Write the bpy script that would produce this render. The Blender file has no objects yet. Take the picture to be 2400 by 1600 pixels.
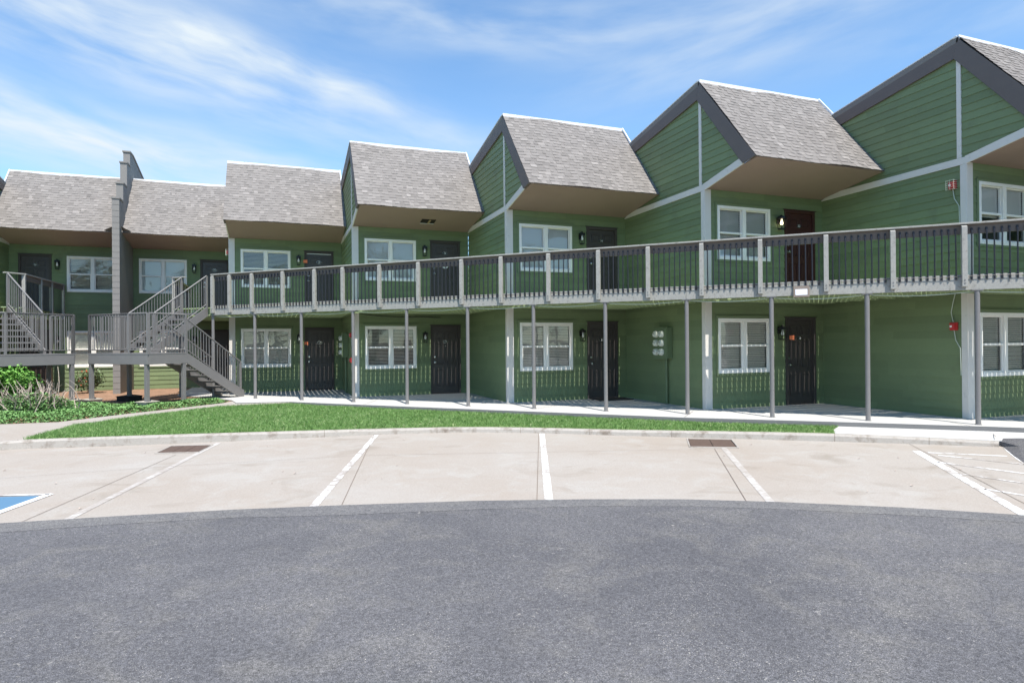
import bpy, bmesh, math, random
import numpy as np
from mathutils import Vector, Matrix
from mathutils.geometry import tessellate_polygon
R = math.radians
random.seed(7); rng = np.random.default_rng(7)
C = bpy.context.scene.collection
S = bpy.context.scene

# ------------------------------------------------------------------ camera, sky, sun, exposure
CAM = (0.0, 0.0, 1.547)
F, PITCH, ROLL, YAW = 1467.51, 0.0019, 0.0079, -0.3577
cd = bpy.data.cameras.new('camera'); cam = bpy.data.objects.new('camera', cd); C.objects.link(cam)
cd.sensor_fit = 'HORIZONTAL'; cd.sensor_width = 36; cd.lens = 36*F/2400; cd.clip_end = 3000; cd.clip_start = .05
c_, s_ = math.cos(YAW), math.sin(YAW)
Rv = Vector((c_, s_, 0)); Fv0 = Vector((-s_, c_, 0)); Uv0 = Vector((0, 0, 1))
Fv = Fv0*math.cos(PITCH)+Uv0*math.sin(PITCH); Uv = Uv0*math.cos(PITCH)-Fv0*math.sin(PITCH)
R2 = Rv*math.cos(ROLL)-Uv*math.sin(ROLL); U2 = Rv*math.sin(ROLL)+Uv*math.cos(ROLL)
m = Matrix((R2, U2, -Fv)).transposed().to_4x4(); m.translation = Vector(CAM); cam.matrix_world = m
S.camera = cam
S.render.resolution_x, S.render.resolution_y = 1024, 682
S.view_settings.view_transform = 'Standard'; S.view_settings.look = 'None'
S.view_settings.gamma = 1; S.view_settings.use_curve_mapping = False
S.view_settings.exposure = 0.75
SUN_EL, SUN_AZ = 63.7, 178.0            # elevation; bearing clockwise from +Y
w = bpy.data.worlds.new("World"); S.world = w; w.use_nodes = True
nt = w.node_tree; nt.nodes.clear()
def N(t, kind, **kw):
    n = t.nodes.new(kind)
    for k, v in kw.items():
        if k.startswith('i_'): n.inputs[k[2:]].default_value = v
        else: setattr(n, k, v)
    return n
def math_n(t, op, a, b=None, c=None):
    n = t.nodes.new('ShaderNodeMath'); n.operation = op
    for i, v in enumerate((a, b, c)):
        if v is None: continue
        if hasattr(v, 'is_linked') or hasattr(v, 'links'): t.links.new(v, n.inputs[i])
        else: n.inputs[i].default_value = v
    return n.outputs[0]
sky = N(nt, 'ShaderNodeTexSky', sky_type='NISHITA', sun_disc=False, sun_elevation=R(SUN_EL), sun_rotation=R(SUN_AZ),
        altitude=300, air_density=1.0, dust_density=0.3, ozone_density=2.0)
tc = N(nt, 'ShaderNodeTexCoord'); sep = N(nt, 'ShaderNodeSeparateXYZ'); nt.links.new(tc.outputs['Generated'], sep.inputs[0])
az = math_n(nt, 'ARCTAN2', sep.outputs[0], sep.outputs[1]); el = math_n(nt, 'ARCSINE', sep.outputs[2])
wn = N(nt, 'ShaderNodeTexNoise', i_Scale=2.2, i_Detail=3.0); nt.links.new(tc.outputs['Generated'], wn.inputs['Vector'])
wa = math_n(nt, 'MULTIPLY_ADD', wn.outputs['Fac'], .20, -.10)
def streak(px, py, lx, ly, slope, amp, fs, seed):
    """a cirrus streak: centre bearing/elevation, half lengths in radians, tilt"""
    a0 = R(20.5)+math.atan((px-1200)/F); e0 = math.atan((806-py)/F*math.cos(math.atan((px-1200)/F)))
    th = math.atan(slope)
    da = math_n(nt, 'ADD', math_n(nt, 'SUBTRACT', az, a0), wa)
    de = math_n(nt, 'MULTIPLY_ADD', wa, .35, math_n(nt, 'SUBTRACT', el, e0))
    u = math_n(nt, 'ADD', math_n(nt, 'MULTIPLY', da, math.cos(th)), math_n(nt, 'MULTIPLY', de, math.sin(th)))
    v = math_n(nt, 'SUBTRACT', math_n(nt, 'MULTIPLY', de, math.cos(th)), math_n(nt, 'MULTIPLY', da, math.sin(th)))
    r2 = math_n(nt, 'ADD', math_n(nt, 'POWER', math_n(nt, 'ABSOLUTE', math_n(nt, 'DIVIDE', u, lx)), 2.4),
                math_n(nt, 'POWER', math_n(nt, 'ABSOLUTE', math_n(nt, 'DIVIDE', v, ly)), 2.0))
    g = math_n(nt, 'EXPONENT', math_n(nt, 'MULTIPLY', r2, -1.0))
    cx = N(nt, 'ShaderNodeCombineXYZ'); nt.links.new(math_n(nt, 'MULTIPLY', u, fs), cx.inputs[0])
    nt.links.new(math_n(nt, 'MULTIPLY', v, fs*4.2), cx.inputs[1]); cx.inputs[2].default_value = seed
    nz = N(nt, 'ShaderNodeTexNoise', i_Scale=1.0, i_Detail=6.0, i_Roughness=.52, i_Distortion=.15); nt.links.new(cx.outputs[0], nz.inputs['Vector'])
    f = N(nt, 'ShaderNodeMapRange', interpolation_type='SMOOTHSTEP'); nt.links.new(nz.outputs['Fac'], f.inputs[0])
    f.inputs[1].default_value = .22; f.inputs[2].default_value = .80
    return math_n(nt, 'MULTIPLY', math_n(nt, 'MULTIPLY', g, f.outputs[0]), amp)
tot = None
for a in [(300, 70, .36, .060, -.22, 1.05, 6, 1.0), (640, 150, .19, .022, -.22, .95, 7, 2.2), (130, 300, .30, .050, -.24, 1.0, 6, 3.7),
          (480, 375, .24, .035, -.12, .7, 6, 9.7), (1150, 60, .52, .040, -.04, .62, 5, 5.1), (1750, 110, .25, .05, .15, .55, 5, 6.4),
          (1080, 330, .16, .03, -.1, .5, 5, 8.3), (2300, 60, .25, .03, .1, .3, 6, 12.3)]:
    k = streak(*a); tot = k if tot is None else math_n(nt, 'ADD', tot, k)
tot = math_n(nt, 'MINIMUM', tot, 1.0)
skyc = N(nt, 'ShaderNodeMixRGB', blend_type='MULTIPLY'); skyc.inputs[0].default_value = 1.0
nt.links.new(sky.outputs[0], skyc.inputs[1]); skyc.inputs[2].default_value = (.90, 1.10, 1.17, 1)
mx = N(nt, 'ShaderNodeMixRGB'); nt.links.new(tot, mx.inputs[0]); nt.links.new(skyc.outputs[0], mx.inputs[1])
mx.inputs[2].default_value = (3.9, 4.35, 4.7, 1)
bg = N(nt, 'ShaderNodeBackground', i_Strength=.125); nt.links.new(mx.outputs[0], bg.inputs[0])
wo = N(nt, 'ShaderNodeOutputWorld'); nt.links.new(bg.outputs[0], wo.inputs[0])
sl = bpy.data.lights.new('sun', 'SUN'); sl.energy = 4.4; sl.angle = R(.45); sl.color = (1, .955, .885)
so = bpy.data.objects.new('sun', sl); C.objects.link(so)
sd = Vector((math.sin(R(SUN_AZ))*math.cos(R(SUN_EL)), math.cos(R(SUN_AZ))*math.cos(R(SUN_EL)), math.sin(R(SUN_EL))))
so.rotation_euler = sd.to_track_quat('Z', 'Y').to_euler(); so.location = sd*60

# ------------------------------------------------------------------ materials
def srgb(r, g, b): return tuple(((x/255+.055)/1.055)**2.4 if x > 10 else x/255/12.92 for x in (r, g, b))
M = {}
def mat(name, col, rough=.7, var=.12, scale=3.0, fine=0, fscale=60, bump=0, bscale=80, spec=.4, metal=0, stretch=None, tone=None, dirt=None):
    mt = bpy.data.materials.new(name); mt.use_nodes = True; t = mt.node_tree; b = t.nodes['Principled BSDF']
    b.inputs['Roughness'].default_value = rough; b.inputs['Specular IOR Level'].default_value = spec; b.inputs['Metallic'].default_value = metal
    g = N(t, 'ShaderNodeNewGeometry'); vec = g.outputs['Position']
    if stretch:
        mp = N(t, 'ShaderNodeMapping'); mp.inputs['Scale'].default_value = stretch; t.links.new(vec, mp.inputs[0]); vec = mp.outputs[0]
    nz = N(t, 'ShaderNodeTexNoise', i_Scale=scale, i_Detail=6.0, i_Roughness=.6); t.links.new(vec, nz.inputs['Vector'])
    fac = math_n(t, 'MULTIPLY_ADD', nz.outputs['Fac'], 2*var, 1-var)
    if fine:
        n2 = N(t, 'ShaderNodeTexNoise', i_Scale=fscale, i_Detail=3.0, i_Roughness=.7); t.links.new(vec, n2.inputs['Vector'])
        fac = math_n(t, 'MULTIPLY', fac, math_n(t, 'MULTIPLY_ADD', n2.outputs['Fac'], 2*fine, 1-fine))
    if tone:
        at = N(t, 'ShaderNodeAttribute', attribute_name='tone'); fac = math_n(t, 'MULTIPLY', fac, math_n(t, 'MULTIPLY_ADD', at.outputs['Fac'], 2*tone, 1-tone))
    mu = N(t, 'ShaderNodeVectorMath', operation='SCALE'); mu.inputs[0].default_value = col[:3]; t.links.new(fac, mu.inputs['Scale'])
    out = mu.outputs[0]
    if dirt:
        dc, lo, hi, ds = dirt
        n3 = N(t, 'ShaderNodeTexNoise', i_Scale=ds, i_Detail=5.0, i_Roughness=.65); t.links.new(vec, n3.inputs['Vector'])
        mr = N(t, 'ShaderNodeMapRange'); mr.inputs[1].default_value = lo; mr.inputs[2].default_value = hi; t.links.new(n3.outputs['Fac'], mr.inputs[0])
        mm = N(t, 'ShaderNodeMixRGB'); t.links.new(mr.outputs[0], mm.inputs[0]); t.links.new(out, mm.inputs[1]); mm.inputs[2].default_value = (*dc, 1); out = mm.outputs[0]
    t.links.new(out, b.inputs['Base Color'])
    if bump:
        n4 = N(t, 'ShaderNodeTexNoise', i_Scale=bscale, i_Detail=4.0); t.links.new(vec, n4.inputs['Vector'])
        bp = N(t, 'ShaderNodeBump', i_Strength=bump, i_Distance=.01); t.links.new(n4.outputs['Fac'], bp.inputs['Height']); t.links.new(bp.outputs[0], b.inputs['Normal'])
    M[name] = mt; return mt
mat('siding', (.174, .224, .114), .6, .09, 1.3, .07, 18, .10, 40, .3, tone=.10, dirt=((.150, .168, .095), .56, .85, 2.2))
mat('green_trim', (.158, .204, .106), .5, .05)
mat('green_box', (.135, .185, .098), .5, .06)
mat('white_trim', (.66, .625, .575), .5, .05, 4, .03, 30, dirt=((.45, .43, .40), .62, .9, 7))
mat('vinyl', (.87, .84, .78), .35, .03)
mat('soffit', (.300, .212, .188), .8, .08, 1.5, .04, 30)
mat('fascia', (.138, .112, .102), .6, .10, 4, .05, 30)
mat('metal_edge', (.80, .82, .85), .4, .04)
mat('shingle', (.222, .204, .190), .95, .07, .9, .16, 45, .4, 160, .15, tone=.28)
mat('timber', (.345, .335, .305), .85, .12, 6, .18, 26, .35, 70, .2, stretch=(1, 1, 1), dirt=((.16, .15, .13), .54, .80, 14))
mat('timber_dark', (.165, .134, .112), .8, .12, 5, .08, 30)  # on the under rail this dark colour includes the shade below the cap
mat('deck_green', (.30, .38, .20), .7, .08)
mat('deck_top', (.20, .18, .16), .8, .12, 8)
mat('steel_grey', (.190, .181, .176), .42, .10, 5, .08, 40, spec=.5, dirt=((.13, .105, .085), .66, .80, 6))
mat('baluster_metal', (.020, .021, .028), .5, .08)
mat('door_dark', (.064, .054, .050), .42, .06, 3, spec=.5)
mat('door_frame', (.070, .059, .054), .6, .06, spec=.3)
mat('door_red', (.060, .021, .018), .42, .08)
mat('black_metal', (.008, .008, .009), .4, .05)
mat('brass', (.55, .54, .50), .25, .02, metal=.9)
mat('blind', (.95, .93, .87), .6, .03)
mat('interior', (.025, .025, .028), .9, .1)
mat('curtain', (.25, .25, .25), .9, .1)
mat('bulb', (.85, .85, .82), .3, .01)
mat('bulb_lit', (.9, .85, .75), .3, .01)
M['bulb_lit'].node_tree.nodes['Principled BSDF'].inputs['Emission Color'].default_value = (1, .82, .55, 1); M['bulb_lit'].node_tree.nodes['Principled BSDF'].inputs['Emission Strength'].default_value = 2.5
mat('red_paint', (.50, .035, .035), .4, .05)
mat('orange_paper', (.80, .22, .10), .7, .05)
mat('white_plastic', (.78, .78, .76), .4, .02)
mat('meter_glass', (.72, .74, .66), .2, .1, 40, spec=.8)
mat('brown_box', (.115, .078, .058), .7, .08)
mat('tan_wood', (.32, .23, .13), .8, .1, 20)
mat('block_paint', (.225, .212, .198), .8, .06, 3, .05, 40, .3, 90)
mat('concrete_walk', (.47, .46, .44), .85, .05, 1.2, .06, 60, .2, 120, dirt=((.40, .375, .34), .58, .82, 2.0))
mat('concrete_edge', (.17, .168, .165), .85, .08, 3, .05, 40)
mat('kerb_concrete', (.36, .33, .295), .9, .14, 2.5, .20, 30, .6, 70, dirt=((.19, .155, .125), .50, .72, 5))
mat('footing', (.36, .33, .28), .9, .1, 6, .1, 40, .4, 50)
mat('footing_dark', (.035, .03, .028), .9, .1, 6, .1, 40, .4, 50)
mat('mulch', (.30, .185, .125), 1, .30, 9, .7, 50, 1.0, 60, .1, dirt=((.12, .085, .05), .52, .68, 3.5))
mat('soil', (.12, .085, .055), 1, .3, 4, .3, 40, 1, 40)
mat('leaf_ivy', (.135, .255, .080), .6, .15, 6, tone=.70, spec=.25)
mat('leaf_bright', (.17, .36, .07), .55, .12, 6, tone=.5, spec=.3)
mat('leaf_rose', (.11, .16, .065), .5, .15, 6, tone=.6, spec=.4)
mat('leaf_tree', (.06, .12, .03), .6, .2, 2, tone=.5)
mat('rose_red', (.45, .10, .05), .6, .2)
mat('bark', (.10, .075, .055), .9, .2, 8)
mat('twig', (.46, .37, .31), .85, .2, 20)
mat('grass_soil', (.12, .19, .06), 1, .3, 5, .3, 60)
mat('rubber', (.03, .028, .026), .9, .1, 20, .2, 80)
mat('cable_white', (.50, .55, .46), .5, .02)
mat('joint', (.17, .135, .11), .95, .2, 10)
mat('rust_metal', (.120, .080, .062), .75, .25, 12, .2, 60)
mat('lens', (.72, .73, .76), .2, .02)
mat('dark_gap', (.02, .015, .012), .9, .1)

def grass_mat():
    mt = bpy.data.materials.new('grass'); mt.use_nodes = True; t = mt.node_tree; b = t.nodes['Principled BSDF']
    b.inputs['Roughness'].default_value = .55; b.inputs['Specular IOR Level'].default_value = .3
    g = N(t, 'ShaderNodeNewGeometry'); at = N(t, 'ShaderNodeAttribute', attribute_name='tone')
    nz = N(t, 'ShaderNodeTexNoise', i_Scale=1.3, i_Detail=4.0, i_Roughness=.6); t.links.new(g.outputs['Position'], nz.inputs['Vector'])
    nz2 = N(t, 'ShaderNodeTexNoise', i_Scale=8.0, i_Detail=4.0, i_Roughness=.7); t.links.new(g.outputs['Position'], nz2.inputs['Vector'])
    r = N(t, 'ShaderNodeValToRGB'); t.links.new(math_n(t, 'ADD', math_n(t, 'MULTIPLY', at.outputs['Fac'], .62), math_n(t, 'ADD', math_n(t, 'MULTIPLY', nz.outputs['Fac'], .30), math_n(t, 'MULTIPLY_ADD', nz2.outputs['Fac'], .9, -.36))), r.inputs[0])
    cr = r.color_ramp; cr.elements[0].position = .15; cr.elements[0].color = (.075, .150, .038, 1); cr.elements[1].position = .98; cr.elements[1].color = (.62, .60, .38, 1)
    e = cr.elements.new(.5); e.color = (.140, .280, .070, 1); e = cr.elements.new(.80); e.color = (.34, .46, .19, 1)
    t.links.new(r.outputs[0], b.inputs['Base Color'])
    tr = N(t, 'ShaderNodeBsdfTranslucent'); t.links.new(r.outputs[0], tr.inputs[0]); ms = N(t, 'ShaderNodeMixShader'); ms.inputs[0].default_value = .25
    t.links.new(b.outputs[0], ms.inputs[1]); t.links.new(tr.outputs[0], ms.inputs[2]); t.links.new(ms.outputs[0], t.nodes['Material Output'].inputs[0]); M['grass'] = mt
grass_mat()
def glass_mat():
    mt = bpy.data.materials.new('glass'); mt.use_nodes = True; t = mt.node_tree; t.nodes.remove(t.nodes['Principled BSDF'])
    tr = N(t, 'ShaderNodeBsdfTransparent'); tr.inputs[0].default_value = (.93, .95, .94, 1); gl = N(t, 'ShaderNodeBsdfGlossy'); gl.inputs['Roughness'].default_value = .02
    fr = N(t, 'ShaderNodeFresnel', i_IOR=1.55); f = math_n(t, 'MULTIPLY_ADD', fr.outputs[0], 1.15, .03); f = math_n(t, 'MINIMUM', f, 1.0)
    g = N(t, 'ShaderNodeNewGeometry'); nz = N(t, 'ShaderNodeTexNoise', i_Scale=2.2, i_Detail=1.0); t.links.new(g.outputs['Position'], nz.inputs['Vector'])
    bp = N(t, 'ShaderNodeBump', i_Strength=.10, i_Distance=.04); t.links.new(nz.outputs['Fac'], bp.inputs['Height']); t.links.new(bp.outputs[0], gl.inputs['Normal'])
    ms = N(t, 'ShaderNodeMixShader'); t.links.new(f, ms.inputs[0]); t.links.new(tr.outputs[0], ms.inputs[1]); t.links.new(gl.outputs[0], ms.inputs[2])
    t.links.new(ms.outputs[0], t.nodes['Material Output'].inputs[0]); M['glass'] = mt
glass_mat()
def ground_mat(name, base, blotch, speck, speck_amt, patch, tyre=None, rough=.85, bump=.3):
    """a weathered pavement: broad stains, patches of wear, small stones"""
    mt = bpy.data.materials.new(name); mt.use_nodes = True; t = mt.node_tree; b = t.nodes['Principled BSDF']
    b.inputs['Roughness'].default_value = rough; b.inputs['Specular IOR Level'].default_value = .3
    g = N(t, 'ShaderNodeNewGeometry'); P = g.outputs['Position']
    def noise(sc, det=5.0, ro=.6, dist=0.0):
        n = N(t, 'ShaderNodeTexNoise', i_Scale=sc, i_Detail=det, i_Roughness=ro, i_Distortion=dist); t.links.new(P, n.inputs['Vector']); return n.outputs['Fac']
    def rng_(f, lo, hi):
        n = N(t, 'ShaderNodeMapRange'); n.inputs[1].default_value = lo; n.inputs[2].default_value = hi; t.links.new(f, n.inputs[0]); return n.outputs[0]
    def mix(f, a, c):
        n = N(t, 'ShaderNodeMixRGB'); t.links.new(f, n.inputs[0])
        for i, v in ((1, a), (2, c)):
            if isinstance(v, tuple): n.inputs[i].default_value = (*v, 1)
            else: t.links.new(v, n.inputs[i])
        return n.outputs[0]
    c = mix(rng_(noise(.35, 4), .35, .65), base, blotch)
    c = mix(math_n(t, 'MULTIPLY', rng_(noise(1.7, 6, .65, .6), .50, .75), patch[3]), c, patch[:3])
    fine = noise(150, 2, .8); G1, G2 = (1.5, 1.0) if speck_amt else (.30, .25)
    c2 = N(t, 'ShaderNodeVectorMath', operation='SCALE'); t.links.new(c, c2.inputs[0]); t.links.new(math_n(t, 'MULTIPLY_ADD', rng_(fine, .3, .7), G1, 1-G1/2), c2.inputs['Scale'])
    med = noise(38, 4, .8); c3 = N(t, 'ShaderNodeVectorMath', operation='SCALE'); t.links.new(c2.outputs[0], c3.inputs[0]); t.links.new(math_n(t, 'MULTIPLY_ADD', rng_(med, .3, .7), G2, 1-G2/2), c3.inputs['Scale'])
    out = c3.outputs[0]
    if speck_amt:
        wob = N(t, 'ShaderNodeTexNoise', i_Scale=70.0, i_Detail=2.0); t.links.new(P, wob.inputs['Vector'])
        pv = N(t, 'ShaderNodeVectorMath', operation='MULTIPLY_ADD'); t.links.new(wob.outputs['Color'], pv.inputs[0]); pv.inputs[1].default_value = (.022, .022, .022); t.links.new(P, pv.inputs[2])
        for vs_, th, am, wt in ((120.0, .32, speck_amt*1.2, .75), (48.0, .20, speck_amt*.7, .9), (27.0, .13, speck_amt*.45, 1.0)):
            v = N(t, 'ShaderNodeTexVoronoi', i_Scale=vs_); t.links.new(pv.outputs[0], v.inputs['Vector'])
            sv = N(t, 'ShaderNodeSeparateXYZ'); t.links.new(v.outputs['Color'], sv.inputs[0])
            m1 = math_n(t, 'LESS_THAN', v.outputs['Distance'], th); m2 = math_n(t, 'GREATER_THAN', sv.outputs[0], 1-am)
            m3 = math_n(t, 'MULTIPLY', math_n(t, 'MULTIPLY', m1, m2), rng_(noise(1.4, 5, .7), .34, .60))
            out = mix(math_n(t, 'MULTIPLY', math_n(t, 'MULTIPLY', m3, math_n(t, 'MULTIPLY_ADD', sv.outputs[1], .8, .2)), wt), out, speck)
        sc = noise(9, 3, .8, 2.5)   # scuffed bare streaks
        out = mix(math_n(t, 'MULTIPLY', math_n(t, 'MULTIPLY', rng_(sc, .635, .69), rng_(noise(.8, 3), .42, .64)), .55), out, speck)
    if tyre:
        out = mix(math_n(t, 'MULTIPLY', rng_(noise(.9, 5, .6, 1.0), .56, .74), tyre[3]), out, tyre[:3])
    t.links.new(out, b.inputs['Base Color'])
    bp = N(t, 'ShaderNodeBump', i_Strength=bump, i_Distance=.006); t.links.new(fine, bp.inputs['Height']); t.links.new(bp.outputs[0], b.inputs['Normal'])
    M[name] = mt
ground_mat('asphalt_edge', (.118, .115, .117), (.14, .136, .135), (.44, .41, .36), .30, (.17, .162, .150, .9))
ground_mat('asphalt', (.088, .0865, .092), (.116, .113, .117), (.48, .45, .40), .30, (.150, .142, .132, .8))
ground_mat('concrete_lot', (.325, .282, .240), (.352, .320, .286), (.3, .25, .2), 0, (.385, .368, .340, .65), (.225, .190, .150, .62), bump=.15)
def paint_mat(name, col, under, lo, hi):
    mt = bpy.data.materials.new(name); mt.use_nodes = True; t = mt.node_tree; b = t.nodes['Principled BSDF']; b.inputs['Roughness'].default_value = .7
    g = N(t, 'ShaderNodeNewGeometry'); n = N(t, 'ShaderNodeTexNoise', i_Scale=9.0, i_Detail=7.0, i_Roughness=.75); t.links.new(g.outputs['Position'], n.inputs['Vector'])
    n2 = N(t, 'ShaderNodeTexNoise', i_Scale=.9, i_Detail=2.0); t.links.new(g.outputs['Position'], n2.inputs['Vector'])
    r = N(t, 'ShaderNodeMapRange'); r.inputs[1].default_value = lo; r.inputs[2].default_value = hi
    t.links.new(math_n(t, 'ADD', math_n(t, 'MULTIPLY', n.outputs['Fac'], .6), math_n(t, 'MULTIPLY', n2.outputs['Fac'], .45)), r.inputs[0])
    mxn = N(t, 'ShaderNodeMixRGB'); t.links.new(r.outputs[0], mxn.inputs[0]); mxn.inputs[1].default_value = (*col, 1); mxn.inputs[2].default_value = (*under, 1)
    t.links.new(mxn.outputs[0], b.inputs['Base Color']); M[name] = mt
paint_mat('line_paint', (.76, .76, .75), (.34, .30, .265), .49, .60)
paint_mat('line_worn', (.58, .565, .54), (.345, .305, .268), .36, .60)
paint_mat('blue_paint', (.085, .185, .29), (.34, .34, .34), .60, .68)

# ------------------------------------------------------------------ mesh helpers
class MB:
    def __init__(s): s.v = []; s.f = []; s.m = []; s.t = []
    def add(s, vs, fs, mi=0, tone=.5):
        o = len(s.v); s.v += [tuple(x) for x in vs]
        for f in fs: s.f.append(tuple(i+o for i in f)); s.m.append(mi); s.t.append(tone)
    def hexa(s, p, mi=0, tone=.5):      # 8 points: bottom ring 4, top ring 4
        s.add(p, [(3, 2, 1, 0), (4, 5, 6, 7), (0, 1, 5, 4), (1, 2, 6, 5), (2, 3, 7, 6), (3, 0, 4, 7)], mi, tone)
    def box(s, x0, x1, y0, y1, z0, z1, T=None, mi=0):
        p = [(x0, y0, z0), (x1, y0, z0), (x1, y1, z0), (x0, y1, z0), (x0, y0, z1), (x1, y0, z1), (x1, y1, z1), (x0, y1, z1)]
        s.hexa([T(*q) for q in p] if T else p, mi)
    def prism(s, poly, fn, lo, hi, mi=0):     # 2D poly, fn(p,h)->3D
        n = len(poly); vs = [fn(p, lo) for p in poly]+[fn(p, hi) for p in poly]
        tri = tessellate_polygon([[Vector((p[0], p[1], 0)) for p in poly]])
        s.add(vs, [tuple(t) for t in tri]+[tuple(i+n for i in reversed(t)) for t in tri]+[(i, (i+1) % n, (i+1) % n+n, i+n) for i in range(n)], mi)
    def bar(s, a, b, w, h, up=(0, 0, 1), mi=0):    # box section from a to b
        a = Vector(a); b = Vector(b); d = (b-a).normalized(); up = Vector(up); sd = d.cross(up)
        if sd.length < 1e-4: sd = d.cross(Vector((0, 1, 0)))
        sd.normalize(); u = sd.cross(d); p = []
        for q in (a, b):
            for i, j in ((-1, -1), (1, -1), (1, 1), (-1, 1)): p.append(q+sd*i*w/2+u*j*h/2)
        s.hexa(p, mi)
    def tube(s, pts, r, n=8, mi=0, cap=True):
        pts = [Vector(p) for p in pts]; rs = r if isinstance(r, (list, tuple)) else [r]*len(pts); vs = []; prev = None
        for i, p in enumerate(pts):
            d = (pts[min(i+1, len(pts)-1)]-pts[max(i-1, 0)]).normalized()
            a = d.orthogonal().normalized() if prev is None else (prev-d*prev.dot(d)).normalized(); prev = a; b = d.cross(a)
            for k in range(n): vs.append(p+(a*math.cos(2*math.pi*k/n)+b*math.sin(2*math.pi*k/n))*rs[i])
        fs = [(i*n+k, i*n+(k+1) % n, (i+1)*n+(k+1) % n, (i+1)*n+k) for i in range(len(pts)-1) for k in range(n)]
        if cap: fs += [tuple(range(n-1, -1, -1)), tuple((len(pts)-1)*n+k for k in range(n))]
        s.add(vs, fs, mi)
    def lathe(s, c, prof, n=14, mi=0, axis=(0, 0, 1)):
        ax = Vector(axis).normalized(); s.tube([Vector(c)+ax*h for h, r in prof], [max(r, 1e-4) for h, r in prof], n, mi)
    def build(s, name, mats, parent=None, smooth=False, bevel=0):
        me = bpy.data.meshes.new(name); me.from_pydata(s.v, [], s.f)
        for k in (mats if isinstance(mats, (list, tuple)) else [mats]): me.materials.append(M[k])
        me.polygons.foreach_set('material_index', s.m)
        at = me.attributes.new('tone', 'FLOAT', 'FACE'); at.data.foreach_set('value', s.t)
        if smooth: me.polygons.foreach_set('use_smooth', [True]*len(s.f))
        me.update(); o = bpy.data.objects.new(name, me); C.objects.link(o); o.parent = parent
        if bevel:
            bv = o.modifiers.new('bevel', 'BEVEL'); bv.width = bevel; bv.segments = 2; bv.limit_method = 'ANGLE'
        return o
def empty(name, loc=(0, 0, 0)):
    o = bpy.data.objects.new(name, None); C.objects.link(o); o.location = loc; return o
def tag(o, label, cat, group=None):
    o['label'] = label; o['category'] = cat
    if group: o['group'] = group
    return o
def root(o, at):      # parts are built in world space: put the empty at its base and keep them in place
    o.location = at
    for ch in list(bpy.data.objects):
        if ch.parent == o: ch.location = Vector(ch.location)-Vector(at)
    return o
def struct(o): o['kind'] = 'structure'; return o
def text_mesh(txt, size, depth=.002):
    cu = bpy.data.curves.new('t', 'FONT'); cu.body = txt; cu.size = size; cu.extrude = depth; cu.align_x = 'CENTER'; cu.align_y = 'CENTER'; cu.resolution_u = 2
    ob = bpy.data.objects.new('t', cu); C.objects.link(ob); dg = bpy.context.evaluated_depsgraph_get(); me = bpy.data.meshes.new_from_object(ob.evaluated_get(dg))
    vs = [tuple(v.co) for v in me.vertices]; fs = [tuple(p.vertices) for p in me.polygons]
    bpy.data.objects.remove(ob); bpy.data.curves.remove(cu); bpy.data.meshes.remove(me); return vs, fs

# ------------------------------------------------------------------ apartment building
W = 3.64; ZF = -.06; ZW = 5.13; EXP = .1625
WIN = (.341, 1.923); LOW = (.7765, 2.088); UPP = (3.487, 4.77); DOOR = (2.38, 3.36)
UNITS = {1: (-5.13, 26.55, -1), 2: (-5.14, 26.55, 1), 3: (-1.50, 22.965, 1), 4: (2.155, 19.50, 1), 5: (5.79, 15.81, 1), 6: (9.44, 12.22, 1), 7: (13.07, 8.64, 1), 8: (16.71, 5.06, 1),
         0: (-8.77, 22.965, -1)}
bld = empty('apartment_building')
def clip_interval(poly, z):
    xs = []
    for i in range(len(poly)):
        (x0, z0), (x1, z1) = poly[i], poly[(i+1) % len(poly)]
        if (z0-z)*(z1-z) <= 0 and z0 != z1: xs.append(x0+(x1-x0)*(z-z0)/(z1-z0))
    return (min(xs), max(xs)) if len(xs) > 1 else None
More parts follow.
